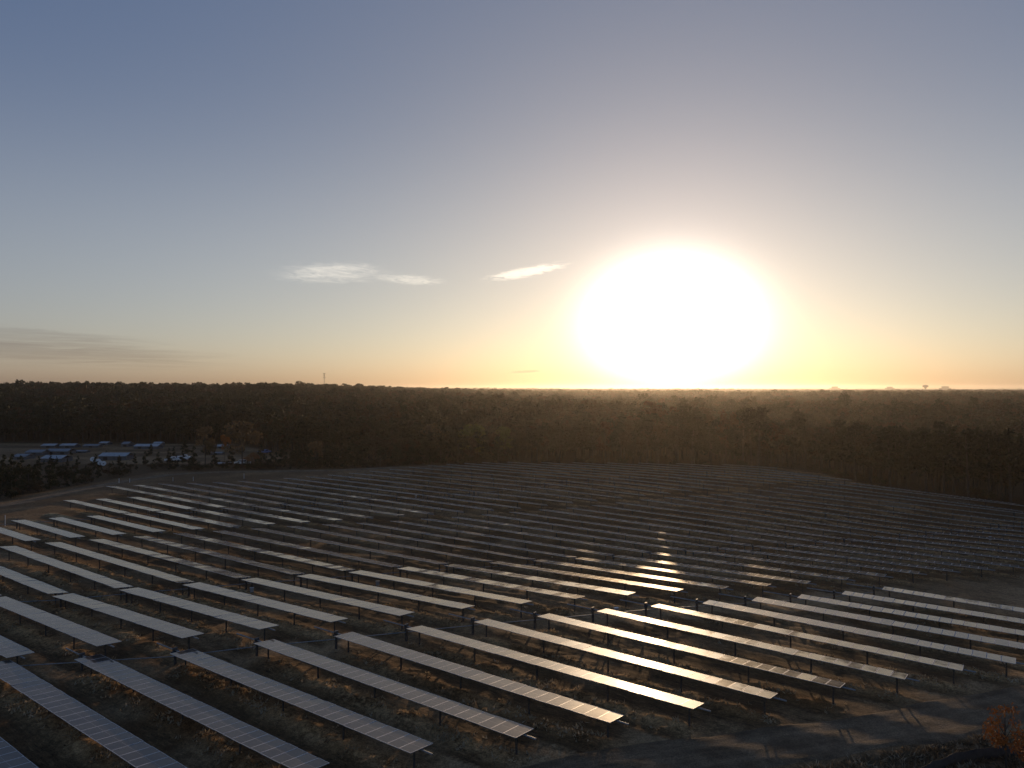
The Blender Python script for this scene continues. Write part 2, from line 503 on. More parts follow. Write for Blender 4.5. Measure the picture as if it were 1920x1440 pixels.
# ------------------------------------------------------------------ materials of the setting
def ground_material():
    m, N, b, out = material('soil', 0.95, 0, spec=0.15)
    geo = N.new('ShaderNodeNewGeometry')
    pos = geo.outputs['Position']
    rot = N.new('ShaderNodeMapping')
    rot.inputs['Rotation'].default_value = (0, 0, ROW_AZ - R(90) + R(0))
    N.put(rot.inputs[0], pos)
    st = N.new('ShaderNodeMapping')
    st.inputs['Scale'].default_value = (0.16, 1.0, 1.0)
    # stretch along the rows (x after rotation)
    rot2 = N.new('ShaderNodeMapping')
    rot2.inputs['Rotation'].default_value = (0, 0, -(R(90) - ROW_AZ))
    N.put(rot2.inputs[0], pos)
    N.put(st.inputs[0], rot2.outputs[0])
    att = lambda n: N.new('ShaderNodeAttribute', attribute_name=n).outputs['Fac']
    strip, sand, wood = att('strip'), att('sand'), att('wood')
    big = N.noise(pos, 0.06, 3)
    mid = N.noise(pos, 0.45, 5, 0.6)
    fine = N.noise(pos, 3.2, 6, 0.7)
    lines = N.noise(st.outputs[0], 1.5, 5, 0.65)
    wheel = N.noise(st.outputs[0], 5.5, 3, 0.7)
    soil = N.mix(N.smooth(lines, 0.3, 0.7), (0.046, 0.034, 0.023), (0.100, 0.075, 0.050))
    soil = N.mix(N.smooth(wheel, 0.52, 0.70), soil, (0.150, 0.115, 0.078))
    soil = N.mix(N.smooth(wheel, 0.46, 0.34), soil, (0.026, 0.020, 0.015))
    soil = N.mix(N.smooth(mid, 0.45, 0.75), soil, (0.070, 0.046, 0.028))
    straw = N.mix(N.smooth(fine, 0.3, 0.7), (0.26, 0.205, 0.135), (0.52, 0.43, 0.305))
    straw = N.mix(N.smooth(big, 0.42, 0.62), straw, (0.16, 0.105, 0.060))
    amt = N.math('MULTIPLY', strip, N.smooth(N.math('ADD', N.math('MULTIPLY', mid, 0.55), N.math('MULTIPLY', fine, 0.45)), 0.36, 0.54))
    col = N.mix(amt, soil, straw)
    sandc = N.mix(N.smooth(fine, 0.3, 0.7), (0.17, 0.138, 0.102), (0.29, 0.24, 0.18))
    col = N.mix(N.math('MULTIPLY', sand, N.smooth(N.math('ADD', N.math('MULTIPLY', lines, 0.5), N.math('MULTIPLY', mid, 0.5)), 0.33, 0.52)), col, sandc)
    litter = N.mix(N.smooth(fine, 0.3, 0.7), (0.030, 0.024, 0.014), (0.075, 0.052, 0.028))
    col = N.mix(wood, col, litter)
    grain = N.noise(pos, 9.0, 3, 0.7)
    clod = N.noise(pos, 1.7, 6, 0.75)
    tone = N.math('MULTIPLY', N.smooth(grain, 0.3, 0.7, 0.62, 1.38), N.smooth(clod, 0.32, 0.68, 0.72, 1.28))
    col = N.vmath('MULTIPLY', N.vmath('SCALE', col, scale=tone), (1.46, 1.13, 0.78))
    N.put(b.inputs['Base Color'], col)
    bump = N.new('ShaderNodeBump')
    bump.inputs['Strength'].default_value = 1.0
    bump.inputs['Distance'].default_value = 0.10
    N.put(bump.inputs['Height'], N.math('ADD', N.math('MULTIPLY', fine, 0.7), N.math('MULTIPLY', lines, 0.6)))
    N.t.links.new(bump.outputs[0], b.inputs['Normal'])
    return m


def spaced(stops):
    """1-D grid lines from (start, end, step) spans."""
    out = []
    for a, b, s in stops:
        n = max(1, int(round((b - a) / s)))
        out += list(np.linspace(a, b, n, endpoint=False))
    out.append(stops[-1][1])
    return np.array(out)


def grid_mesh(name, X, Y, Z, mats):
    ny, nx = X.shape
    v = np.stack([X, Y, Z], -1).reshape(-1, 3)
    i = np.arange(ny * nx).reshape(ny, nx)
    f = np.stack([i[:-1, :-1], i[:-1, 1:], i[1:, 1:], i[1:, :-1]], -1).reshape(-1, 4)
    return mesh_np(name, v, f, mats, smooth=True)


FAR = 11000.0
gx = spaced([(-FAR, -2500, 500), (-2500, -700, 90), (-700, -230, 18), (-230, -118, 3.0), (-118, -60, 0.9), (-60, 62, 0.36), (62, 130, 0.8), (130, 230, 4), (230, 700, 18),
             (700, 2500, 90), (2500, FAR, 500)])
gy = spaced([(-900, -60, 60), (-60, 26, 4), (26, 36, 0.8), (36, 112, 0.33), (112, 160, 0.7), (160, 236, 1.2), (236, 340, 3), (340, 900, 14), (900, 2600, 60), (2600, FAR, 400)])
GX, GY = np.meshgrid(gx, gy)
core = (GX > -125) & (GX < 150) & (GY > 20) & (GY < 235)
GZ = terrain(GX, GY)
rel = np.zeros_like(GZ)
rel[core] = relief(GX[core], GY[core])
GZ = GZ + rel
me = grid_mesh('ground', GX, GY, GZ, [ground_material()])
s_, p_, d_, cov_ = row_coords(GX, GY)
strip = np.exp(-((d_ + 0.45) / 0.95) ** 2) * cov_ + 0.25 * (1 - cov_) * vnoise(GX, GY, 5, 6)
infield = inside(FIELD, GX, GY)
fd = edge_dist(FIELD, GX, GY)
aisle = (1 - cov_) * infield
sand = aisle * (0.35 + 0.65 * sstep(0.4, 0.7, vnoise(GX, GY, 9, 7))) * sstep(130, 90, GY)
# sand is pushed up beside the gearboxes at the row ends
sand = np.maximum(sand, cov_ * sstep(0.62, 0.8, vnoise(GX, GY, 7, 8)) * 0.5)
sand = np.maximum(sand, 0.22 * np.exp(-edge_dist(ROAD_FAR, GX, GY, False) / 9.0) * infield)
sand = sand * np.where(GX < -85, 0.35, 1.0)
inyard = inside(YARD, GX, GY)
sand = np.maximum(sand, inyard * 0.75 * sstep(0.35, 0.7, vnoise(GX, GY / 0.35, 22, 9)))
wood = np.where(infield, sstep(4, -2, fd) * 0.0, sstep(0, 3, fd)) * (1 - inyard * 0.8)
for nm, arr in (('strip', strip), ('sand', sand), ('wood', wood)):
    a = me.attributes.new(nm, 'FLOAT', 'POINT')
    a.data.foreach_set('value', np.clip(arr, 0, 1).astype(np.float32).ravel())
ground = link('ground', me, kind='structure')
ground['label'] = 'dark graded soil of the solar field with straw-coloured strips under the rows'


def road_material():
    m, N, b, out = material('road_dirt', 0.9, 0, spec=0.2)
    geo = N.new('ShaderNodeNewGeometry')
    pos = geo.outputs['Position']
    a = N.noise(pos, 0.5, 5, 0.65)
    f = N.noise(pos, 5.0, 5, 0.7)
    tr = N.new('ShaderNodeAttribute', attribute_name='across').outputs['Fac']
    ruts = N.math('ABSOLUTE', N.math('SUBTRACT', N.math('ABSOLUTE', tr), 0.42))
    col = N.mix(N.smooth(a, 0.35, 0.68), (0.085, 0.067, 0.049), (0.175, 0.140, 0.103))
    col = N.mix(N.math('MULTIPLY', N.smooth(ruts, 0.22, 0.02), 0.5), col, (0.20, 0.160, 0.118))
    col = N.mix(N.smooth(f, 0.5, 0.75), col, (0.075, 0.062, 0.048))
    al = N.new('ShaderNodeAttribute', attribute_name='along').outputs['Fac']
    cmb = N.new('ShaderNodeCombineXYZ')
    N.put(cmb.inputs[0], N.math('MULTIPLY', al, 0.14))
    N.put(cmb.inputs[1], N.math('MULTIPLY', tr, 2.6))
    streak = N.noise(cmb.outputs[0], 2.2, 6, 0.7, 0.4)
    grain = N.noise(pos, 9.0, 3, 0.7)
    tone = N.math('MULTIPLY', N.smooth(grain, 0.3, 0.7, 0.65, 1.35), N.smooth(streak, 0.3, 0.7, 0.78, 1.2))
    col = N.vmath('MULTIPLY', N.vmath('SCALE', col, scale=tone), (1.22, 1.06, 0.86))
    N.put(b.inputs['Base Color'], col)
    bump = N.new('ShaderNodeBump')
    bump.inputs['Distance'].default_value = 0.09
    N.put(bump.inputs['Height'], N.math('ADD', f, a))
    N.t.links.new(bump.outputs[0], b.inputs['Normal'])
    return m


def make_road(name, line, half, label, step=0.8, lanes=11):
    seg = np.hypot(*np.diff(line, axis=0).T)
    t = np.concatenate([[0], np.cumsum(seg)])
    q = np.arange(0, t[-1], step)
    # rounded course
    x = np.interp(q, t, line[:, 0]); y = np.interp(q, t, line[:, 1])
    ker = np.ones(15) / 15
    x[7:-7] = np.convolve(x, ker, 'valid'); y[7:-7] = np.convolve(y, ker, 'valid')
    tx, ty = np.gradient(x), np.gradient(y)
    l = np.hypot(tx, ty)
    nx, ny = -ty / l, tx / l
    w = np.linspace(-1, 1, lanes)
    jl = 1 + 0.28 * (vnoise(q, q * 0, 5, 11) - 0.5)
    jr = 1 + 0.28 * (vnoise(q, q * 0 + 50, 5, 12) - 0.5)
    off = half * np.where(w[None] < 0, w[None] * jl[:, None], w[None] * jr[:, None])
    X = x[:, None] + nx[:, None] * off
    Y = y[:, None] + ny[:, None] * off
    Z = ground_z(X, Y) * 0.5 + terrain(X, Y) * 0.5 + 0.10
    Z -= 0.06 * np.exp(-((np.abs(w)[None] - 0.42) / 0.12) ** 2)
    Z -= 0.16 * (np.abs(w)[None] > 0.99)
    m = grid_mesh(name, X, Y, Z, [ROAD_M])
    a = m.attributes.new('across', 'FLOAT', 'POINT')
    a.data.foreach_set('value', np.repeat(w[None], len(q), 0).astype(np.float32).ravel())
    a = m.attributes.new('along', 'FLOAT', 'POINT')
    a.data.foreach_set('value', np.repeat(q[:, None], lanes, 1).astype(np.float32).ravel())
    o = link(name, m, kind='structure')
    o['label'] = label
    return o


ROAD_M = road_material()
make_road('dirt_road', ROAD_NEAR, 2.7, 'pale dirt service road curving past the near end of the solar rows')
make_road('dirt_track', ROAD_FAR, 2.3, 'dirt track running round the far edge of the solar field below the trees', step=1.5)

# ------------------------------------------------------------------ solar trackers
def glass_material():
    """Dark cells under textured, slightly dusty glass: a clear reflection plus a broad scattered one."""
    m, N, b, out = material('solar_glass', 0.085, 0, (0.010, 0.012, 0.020))
    b.inputs['IOR'].default_value = 1.52
    geo = N.new('ShaderNodeNewGeometry')
    pos = geo.outputs['Position']
    dust = N.noise(pos, 0.7, 4, 0.6)
    N.put(b.inputs['Base Color'], N.mix(N.smooth(dust, 0.3, 0.8), (0.012, 0.013, 0.019), (0.052, 0.048, 0.044)))
    N.put(b.inputs['Roughness'], N.smooth(dust, 0.3, 0.8, 0.060, 0.10))
    b.inputs['Coat Weight'].default_value = 0.0
    wave = N.noise(pos, 0.55, 1, 0.4)
    bump = N.new('ShaderNodeBump')
    bump.inputs['Strength'].default_value = 1.0
    bump.inputs['Distance'].default_value = 0.012
    N.put(bump.inputs['Height'], wave)
    N.t.links.new(bump.outputs[0], b.inputs['Normal'])
    b2 = N.new('ShaderNodeBsdfPrincipled')
    N.put(b2.inputs['Base Color'], (0.085, 0.074, 0.060))
    b2.inputs['IOR'].default_value = 1.55
    b2.inputs['Roughness'].default_value = 0.42
    mx = N.new('ShaderNodeMixShader')
    N.put(mx.inputs[0], N.smooth(dust, 0.2, 0.85, 0.27, 0.42))
    N.t.links.new(b.outputs[0], mx.inputs[1])
    N.t.links.new(b2.outputs[0], mx.inputs[2])
    N.t.links.new(mx.outputs[0], out.inputs[0])
    return m


GLASS = glass_material()
ALU = worn('aluminium_frame', (0.60, 0.60, 0.61), 0.5, 0.5, 0.2, 3.0)
STEEL = worn('galvanised_steel', (0.30, 0.31, 0.32), 0.5, 0.85, 0.35, 5.0)
POSTM = worn('weathered_post', (0.075, 0.072, 0.070), 0.75, 0.3, 0.35, 5.0)
BACK = material('back_sheet', 0.6, 0, (0.30, 0.30, 0.31))[0]
GEAR = worn('gearbox_grey', (0.10, 0.105, 0.11), 0.5, 0.4, 0.3, 9.0)
WHITE = worn('white_enamel', (0.72, 0.73, 0.74), 0.45, 0.0, 0.25, 4.0)
CABP = worn('cabinet_grey', (0.34, 0.35, 0.36), 0.5, 0.0, 0.25, 4.0)
MW = 2.15


def module_arrays(length):
    """Unit module: rim, glass in two half-cell fields with a pale seam, sides and back."""
    x, y = length / 2, MW / 2
    r = 0.030
    t, g, bo = 0.020, 0.017, -0.018
    v, f, m = [], [], []

    def quad(a, b, c, d, mi):
        i = len(v)
        v.extend((a, b, c, d)); f.append((i, i + 1, i + 2, i + 3)); m.append(mi)
    X, Y = x - r, y - r
    quad((-x, -y, t), (x, -y, t), (X, -Y, t), (-X, -Y, t), 0)
    quad((x, -y, t), (x, y, t), (X, Y, t), (X, -Y, t), 0)
    quad((x, y, t), (-x, y, t), (-X, Y, t), (X, Y, t), 0)
    quad((-x, y, t), (-x, -y, t), (-X, -Y, t), (-X, Y, t), 0)
    q = 0.008
    quad((-X, -Y, g), (X, -Y, g), (X, -q, g), (-X, -q, g), 1)
    quad((-X, q, g), (X, q, g), (X, Y, g), (-X, Y, g), 1)
    quad((-X, -q, g), (X, -q, g), (X, q, g), (-X, q, g), 2)
    quad((-x, -y, bo), (-x, y, bo), (x, y, bo), (x, -y, bo), 2)
    quad((-x, -y, bo), (x, -y, bo), (x, -y, t), (-x, -y, t), 0)
    quad((x, -y, bo), (x, y, bo), (x, y, t), (x, -y, t), 0)
    quad((x, y, bo), (-x, y, bo), (-x, y, t), (x, y, t), 0)
    quad((-x, y, bo), (-x, -y, bo), (-x, -y, t), (-x, y, t), 0)
    return np.array(v, np.float32), np.array(f, np.int32), np.array(m, np.int32)


PANEL_MATS = [ALU, GLASS, BACK]
MV, MF, MM = module_arrays(1.040)
MODULE_MESH = mesh_np('module', MV, MF, PANEL_MATS, MM)

s = Shape()
s.box((0, 0, -0.62), (0.14, 0.08, 2.0))
s.box((0, 0, 0.33), (0.10, 0.24, 0.16))
POST_MESH = s.mesh('post', [POSTM])
s = Shape()
s.tube((0, 0, 0), (1, 0, 0), 0.065, n=8)
TUBE_MESH = s.mesh('torque_tube', [STEEL])
s = Shape()
s.box((0, 0, -0.62), (0.22, 0.14, 2.0))
s.box((0, 0, 0.35), (0.14, 0.34, 0.28))
s.box((0, 0, 0.30), (0.30, 0.16, 0.16))
POST_HEAVY_MESH = s.mesh('post', [POSTM])
s = Shape()
s.box((0, 0, 0), (0.26, 0.34, 0.34))
s.box((0.0, 0, 0.22), (0.16, 0.42, 0.14))
s.tube((0, -0.32, -0.06), (0, 0.32, -0.06), 0.09, n=8)
GEARBOX_MESH = s.mesh('gearbox', [GEAR])

ROLL_SEED = random.Random(11)
ROT_U = math.atan2(U[1], U[0])


def wing(tr, origin_u, origin_z, u0, z0, u1, z1, tilt, twist, single, jitter):
    """One wing of a tracker between two ends: tube, posts and modules. Local x runs along the row."""
    L = u1 - u0
    n = max(4, int(round(L / 1.06)))
    pitch = L / n
    slope = (z1 - z0) / L
    ang = math.atan(slope)
    x0 = u0 - origin_u
    zz = lambda x: z0 - origin_z + AXLE + slope * (x - x0)
    tube = link('torque_tube', TUBE_MESH, tr)
    tube.location = (x0 - 0.9, 0, zz(x0 - 0.9))
    tube.rotation_euler = (0, -ang, 0)
    tube.scale = ((L + 1.8) / math.cos(ang), 1, 1)
    npost = max(3, int(round(L / 7.2)) + 1)
    for i in range(npost):
        x = x0 + 0.7 + (L - 1.4) * i / (npost - 1)
        p = link('post', POST_MESH, tr)
        p.location = (x, 0, zz(x) - 0.42)
    V, F, M = [], [], []
    lift = 0.12
    for i in range(n):
        x = x0 + (i + 0.5) * pitch
        t = tilt + twist * (i / n - 0.5) + ROLL_SEED.gauss(0, jitter)
        b = ROLL_SEED.gauss(0, jitter * 0.35)
        e = Euler((R(t), -ang + R(b), 0))
        loc = Vector((x, -lift * math.sin(R(t)), zz(x) + lift * math.cos(R(t)) + ROLL_SEED.gauss(0, 0.004)))
        if single:
            o = link('module', MODULE_MESH, tr)
            o.location = loc
            o.rotation_euler = e
        else:
            rm = np.array(e.to_matrix())
            V.append(MV @ rm.T + np.array(loc)[None])
            F.append(MF + i * len(MV))
            M.append(MM)
    if not single:
        me = mesh_np('module_row', np.concatenate(V), np.concatenate(F), PANEL_MATS, np.concatenate(M))
        link('module_row', me, tr, kind='stuff')


ONES = ['first', 'second', 'third', 'fourth', 'fifth', 'sixth', 'seventh', 'eighth', 'ninth', 'tenth', 'eleventh', 'twelfth', 'thirteenth',
        'fourteenth', 'fifteenth', 'sixteenth', 'seventeenth', 'eighteenth', 'nineteenth']
TENS = ['', '', 'twent', 'thirt', 'fort', 'fift', 'sixt', 'sevent', 'eight', 'ninet']


def ordinal(n):
    """1 -> first, 23 -> twenty-third"""
    if n < 20: return ONES[n - 1]
    if n >= 100: return 'hundred-' + (ordinal(n - 100) if n > 100 else 'th')
    t, o = divmod(n, 10)
    return TENS[t] + ('ieth' if o == 0 else 'y-' + ONES[o - 1])


def count_off(things, text, category, group):
    """Label a set of look-alikes by their order from left to right as the camera sees them."""
    for i, o in enumerate(sorted(things, key=lambda q: q.location.x / q.location.y)):
        tag(o, text.format(ordinal(i + 1)), category, group)


def in_view(x, y, margin=0.04):
    return y > 5 and abs(x) / y < 0.72 + margin


def new_tracker(block, k, u_mid, z_mid):
    x, y = world_xy(block, k, u_mid)
    tr = link('solar_tracker', None)
    tr.empty_display_size = 0.5
    tr.location = (x, y, z_mid)
    tr.rotation_euler = (0, 0, ROT_U)
    return tr


def drive(tr, x, z):
    p = link('post', POST_HEAVY_MESH, tr)
    p.location = (x, 0, z - 0.42)
    g = link('gearbox', GEARBOX_MESH, tr)
    g.location = (x, 0, z - 0.06)


def block_tilt(block, k, far):
    """Roll of each row, set for where its glint and sky reflection fall: the near rows lie steeper in the middle of the block, the right-hand ones almost flat."""
    if block == 0: return float(np.interp(k, (0, 3, 4, 5, 6, 7, 8, 9, 10), (6.0, 6.6, 8.2, 8.0, 7.6, 7.0, 6.3, 4.0, 2.9))) + ROLL_SEED.gauss(0, 0.12)
    base = (0, 5.9 if far else 4.9, 5.0)[block]
    if block == 1 and k > 14: base -= 0.08 * (k - 14)
    return base + ROLL_SEED.gauss(0, 0.4)


DRIVES = {}
TRACKERS = {0: [], 1: [], 2: []}
# nearest block: one wing each, gearbox at the far end
for k in range(-2, 14):
    (ua, za), (ub, zb) = ENDS_A[k], ENDS_B[k]
    ends = [world_xy(0, k, q) for q in (ua, ub)]
    if not any(in_view(*e) for e in ends) and not in_view(*((ends[0] + ends[1]) / 2), 0.0): continue
    tr = new_tracker(0, k, ua + 0.9, za)
    wing(tr, ua + 0.9, za, ub, zb, ua, za, block_tilt(0, k, 0), -2.2 if 3 <= k <= 6 else ROLL_SEED.gauss(0, 0.6), True, 0.36)
    stub = link('torque_tube', TUBE_MESH, tr)
    stub.location = (0.0, 0, AXLE)
    stub.scale = (3.2, 1, 1)
    drive(tr, 0.1, AXLE)
    DRIVES[0, k] = (*world_xy(0, k, ua + 1.0), za)
    TRACKERS[0].append((k, tr))
# second and third block: two wings with the gearbox between them
for blk, NEAR, MID, FAREND in ((1, ENDS_C, ENDS_D, ENDS_E), (2, ENDS_F, ENDS_G, ENDS_H)):
    for k in sorted(set(NEAR) | set(MID)):
        if k not in MID: continue
        um, zm = MID[k]
        wings = []
        if k in NEAR: wings.append((NEAR[k], (um, zm), 0))
        if k in FAREND and not (blk == 2 and k < 4): wings.append(((um + 1.1, zm), FAREND[k], 1))
        good = []
        for (ua, za), (ub, zb), far in wings:
            e0, e1 = world_xy(blk, k, ua), world_xy(blk, k, ub)
            # stop short of the track along the trees
            while ub - ua > 6:
                e1 = world_xy(blk, k, ub)
                if bool(inside(FIELD, e1[0], e1[1])) and float(edge_dist(ROAD_FAR, np.array([e1[0]]), np.array([e1[1]]), False)[0]) > 4.5: break
                zb = za + (zb - za) * (ub - 1.06 - ua) / (ub - ua)
                ub -= 1.06
            while ub - ua > 6:
                e0 = world_xy(blk, k, ua)
                if bool(inside(FIELD, e0[0], e0[1])) and float(edge_dist(ROAD_FAR, np.array([e0[0]]), np.array([e0[1]]), False)[0]) > 4.5: break
                ua += 1.06
            if ub - ua < 8: continue
            e0, e1 = world_xy(blk, k, ua), world_xy(blk, k, ub)
            if not (in_view(*e0) or in_view(*e1) or in_view(*((e0 + e1) / 2))): continue
            good.append((ua, za, ub, zb, far))
        if not good: continue
        tr = new_tracker(blk, k, um + 0.5, zm)
        for ua, za, ub, zb, far in good:
            t = block_tilt(blk, k, far)
            tw = ROLL_SEED.gauss(0, 0.9)
            if blk == 1 and far and k < 13:
                t += 2.2
                tw -= 2.0
            if blk == 1 and not far and 4 < k < 13: t += 0.6
            wing(tr, um + 0.5, zm, ua, za, ub, zb, t, tw, blk == 1 and not far and k < 16, 0.50 if blk == 1 else 0.36)
        drive(tr, 0.0, AXLE)
        DRIVES[blk, k] = (*world_xy(blk, k, um + 0.5), zm)
        TRACKERS[blk].append((k, tr))

for blk, place in ((0, 'nearest block'), (1, 'middle block'), (2, 'farthest block')):
    lst = sorted(TRACKERS[blk], key=lambda q: q[0])
    for i, (k, tr) in enumerate(lst):
        look = {0: 'tracker row of dark framed modules', 1: 'tracker row with gearbox gap', 2: 'thin distant tracker row'}[blk]
        if blk == 0 and 4 <= k <= 8: look = 'tracker row catching sun glare'
        if blk == 0 and k >= 9: look = 'tracker row glowing pale gold'
        tag(tr, f"{look}, {ordinal(i + 1)} from the left in the {place}", 'solar panel', f"solar tracker rows of the {place}")

SHAFTS = {0: [], 1: [], 2: []}
# drive shafts linking the gearboxes of neighbouring rows
for (blk, k), a in list(DRIVES.items()):
    if (blk, k + 1) not in DRIVES: continue
    b = DRIVES[blk, k + 1]
    pa, pb = Vector((a[0], a[1], a[2] + AXLE - 0.55)), Vector((b[0], b[1], b[2] + AXLE - 0.55))
    s = Shape()
    s.tube((0, 0, 0), pb - pa, 0.04, n=6)
    o = link('drive_shaft', s.mesh('drive_shaft', [STEEL]))
    o.location = pa
    SHAFTS[blk].append(o)
for blk, place in ((0, 'nearest block'), (1, 'middle block'), (2, 'farthest block')):
    count_off(SHAFTS[blk], 'thin steel drive shaft between two tracker rows, {} from the left in the ' + place, 'drive shaft', f'drive shafts in the {place}')

# ------------------------------------------------------------------ equipment standing among the rows
s = Shape()
s.box((0, 0, 0), (0.55, 0.32, 0.7))
CAB_BODY = s.mesh('cabinet_body', [CABP])
s = Shape()
s.box((0, 0, 0), (0.66, 0.42, 0.05))
CAB_TOP = s.mesh('rain_hood', [WHITE])
s = Shape()
s.box((-0.22, 0, 0), (0.07, 0.07, 1.3))
s.box((0.22, 0, 0), (0.07, 0.07, 1.3))
CAB_LEGS = s.mesh('leg_frame', [STEEL])
for x, y, where in ((-30.9, 84.6, 'beside the leftmost gearbox gap of the middle block'), (-16.6, 88.0, 'at the gap in the middle block, near the centre'),
                    (11.2, 76.6, 'in the aisle just beyond the sun-glinting near rows'), (-43.2, 147.0, 'between far rows on the left'),
                    (-72.0, 141.0, 'at the far left block below the dirt track'), (-22.0, 163.0, 'among far rows near the centre'),
                    (83.6, 124.5, 'among far rows on the right')):
    c = link('combiner_box', None)
    z = float(terrain(np.array([x]), np.array([y]))[0])
    c.location = (x, y, z)
    c.rotation_euler = (0, 0, R(20))
    c.scale = (0.72, 0.72, 0.72)
    link('leg_frame', CAB_LEGS, c).location = (0, 0, 0.6)
    link('cabinet_body', CAB_BODY, c).location = (0, -0.03, 1.15)
    link('rain_hood', CAB_TOP, c).location = (0, -0.03, 1.53)
    tag(c, f"small pale electrical cabinet {where}", 'cabinet', 'electrical cabinets among the rows')

# ------------------------------------------------------------------ vegetation
def leaf_material(name, stops, rough=0.75, trans=0.13):
    m, N, b, out = material(name, rough, 0, spec=0.2)
    oi = N.new('ShaderNodeObjectInfo')
    geo = N.new('ShaderNodeNewGeometry')
    v = N.math('ADD', N.math('MULTIPLY', oi.outputs['Random'], 0.75), N.math('MULTIPLY', N.noise(geo.outputs['Position'], 0.5, 2), 0.25))
    col = N.ramp(v, stops)
    N.put(b.inputs['Base Color'], col)
    tr = N.new('ShaderNodeBsdfTranslucent')
    N.put(tr.inputs[0], col)
    mix = N.new('ShaderNodeMixShader')
    mix.inputs[0].default_value = trans
    N.t.links.new(b.outputs[0], mix.inputs[1])
    N.t.links.new(tr.outputs[0], mix.inputs[2])
    N.t.links.new(mix.outputs[0], out.inputs[0])
    return m


BARK = worn('bark', (0.055, 0.042, 0.032), 0.9, 0, 0.4, 2.0)
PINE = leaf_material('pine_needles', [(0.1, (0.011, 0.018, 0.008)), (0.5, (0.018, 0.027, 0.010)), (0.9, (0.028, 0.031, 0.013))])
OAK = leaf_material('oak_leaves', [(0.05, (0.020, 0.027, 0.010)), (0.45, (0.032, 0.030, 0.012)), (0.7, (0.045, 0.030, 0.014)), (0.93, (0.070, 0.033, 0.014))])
RUST = leaf_material('rust_leaves', [(0.1, (0.22, 0.075, 0.018)), (0.9, (0.30, 0.105, 0.022))])
LIME = leaf_material('yellow_green_leaves', [(0.1, (0.115, 0.125, 0.028)), (0.9, (0.15, 0.14, 0.03))])
BROWN = leaf_material('brown_leaves', [(0.1, (0.12, 0.085, 0.045)), (0.9, (0.16, 0.10, 0.048))])


def leaf_cloud(r, centres, radii, n, size, flat=0.7):
    """n quads of about the given size, spread through clumps round the centres."""
    centres, radii = np.asarray(centres, float), np.asarray(radii, float)
    w = radii ** 2 / (radii ** 2).sum()
    idx = r.choice(len(centres), n, p=w)
    d = r.normal(size=(n, 3))
    d /= np.linalg.norm(d, axis=1)[:, None]
    rad = radii[idx] * (0.35 + 0.65 * r.random(n) ** 0.5)
    pos = centres[idx] + d * rad[:, None] * np.array([1, 1, flat])
    a = r.normal(size=(n, 3)); a /= np.linalg.norm(a, axis=1)[:, None]
    b = np.cross(a, r.normal(size=(n, 3))); b /= np.linalg.norm(b, axis=1)[:, None]
    sz = size * (0.6 + 0.8 * r.random(n))[:, None]
    a *= sz * 0.5; b *= sz * 0.32
    v = np.stack([pos - a, pos + b * 1.0, pos + a, pos - b * 1.0], 1).reshape(-1, 3)
    f = np.arange(4 * n).reshape(n, 4)
    return v, f


def tree_arrays(seed, kind, leaves, size):
    """Unit tree about 1 m tall scaled to 10: returns trunk Shape and crown arrays (for a 10 m tree)."""
    r = np.random.default_rng(seed)
    tr = Shape()
    lean = r.normal(0, 0.25, 2)
    top = Vector((lean[0], lean[1], 9.2 if kind == 'pine' else 7.5))
    knee = Vector((lean[0] * 0.3, lean[1] * 0.3, 4.0))
    tr.tube((0, 0, -0.6), knee, 0.20, 0.14, 6)
    tr.tube(knee, top, 0.14, 0.04, 5)
    cen, rad = [], []
    if kind == 'pine':
        for i in range(15):
            z = 3.6 + 6.1 * (i + r.random()) / 15
            a = r.random() * 6.283
            reach = (2.2 - 1.7 * ((z - 3.6) / 6.2) ** 1.3) * (0.55 + 0.6 * r.random())
            c = Vector((lean[0] * z / 9 + reach * math.cos(a), lean[1] * z / 9 + reach * math.sin(a), z))
            base = Vector((lean[0] * z / 9, lean[1] * z / 9, z - 0.25 * reach))
            tr.tube(base, c, 0.05, 0.02, 3, caps=False)
            cen.append(c); rad.append(0.75 + 0.5 * r.random())
        cen.append(Vector((lean[0], lean[1], 9.5))); rad.append(0.6)
        v, f = leaf_cloud(r, cen, rad, leaves, size, 0.55)
    elif kind == 'young':
        for i in range(12):
            z = 0.9 + 8.6 * (i + r.random()) / 12
            a = r.random() * 6.283
            reach = 2.0 * (1 - z / 10.5) * (0.6 + 0.5 * r.random())
            cen.append(Vector((reach * math.cos(a), reach * math.sin(a), z))); rad.append(1.25 - z * 0.08)
        v, f = leaf_cloud(r, cen, rad, leaves, size, 0.8)
    elif kind == 'bush':
        for i in range(11):
            a = r.random() * 6.283
            q = 3.4 * math.sqrt(r.random())
            cen.append(Vector((q * math.cos(a), q * math.sin(a), 2.2 + 5.5 * r.random() * (1 - q / 6)))); rad.append(1.3 + 1.0 * r.random())
        for c in cen[:6]: tr.tube((0, 0, -0.3), c, 0.09, 0.03, 3, caps=False)
        v, f = leaf_cloud(r, cen, rad, leaves, size, 0.8)
    else:
        for i in range(17):
            a = r.random() * 6.283
            z = 3.4 + 5.9 * r.random()
            env = math.sqrt(max(0.05, 1 - ((z - 6.2) / 3.9) ** 2))
            q = 3.3 * env * (0.35 + 0.65 * r.random())
            c = Vector((q * math.cos(a) + lean[0], q * math.sin(a) + lean[1], z))
            base = Vector((lean[0] * 0.5, lean[1] * 0.5, 2.6 + 0.42 * (z - 2.6)))
            tr.tube(base, c, 0.07, 0.02, 3, caps=False)
            cen.append(c); rad.append(0.8 + 0.7 * r.random())
        v, f = leaf_cloud(r, cen, rad, leaves, size, 0.8)
    return tr, v, f


def proto(name, seed, kind, mat, leaves, size):
    tr, v, f = tree_arrays(seed, kind, leaves, size)
    return dict(trunk=tr.mesh(name + '_trunk', [BARK]), crown=mesh_np(name + '_crown', v, f, [mat]), kind=kind)


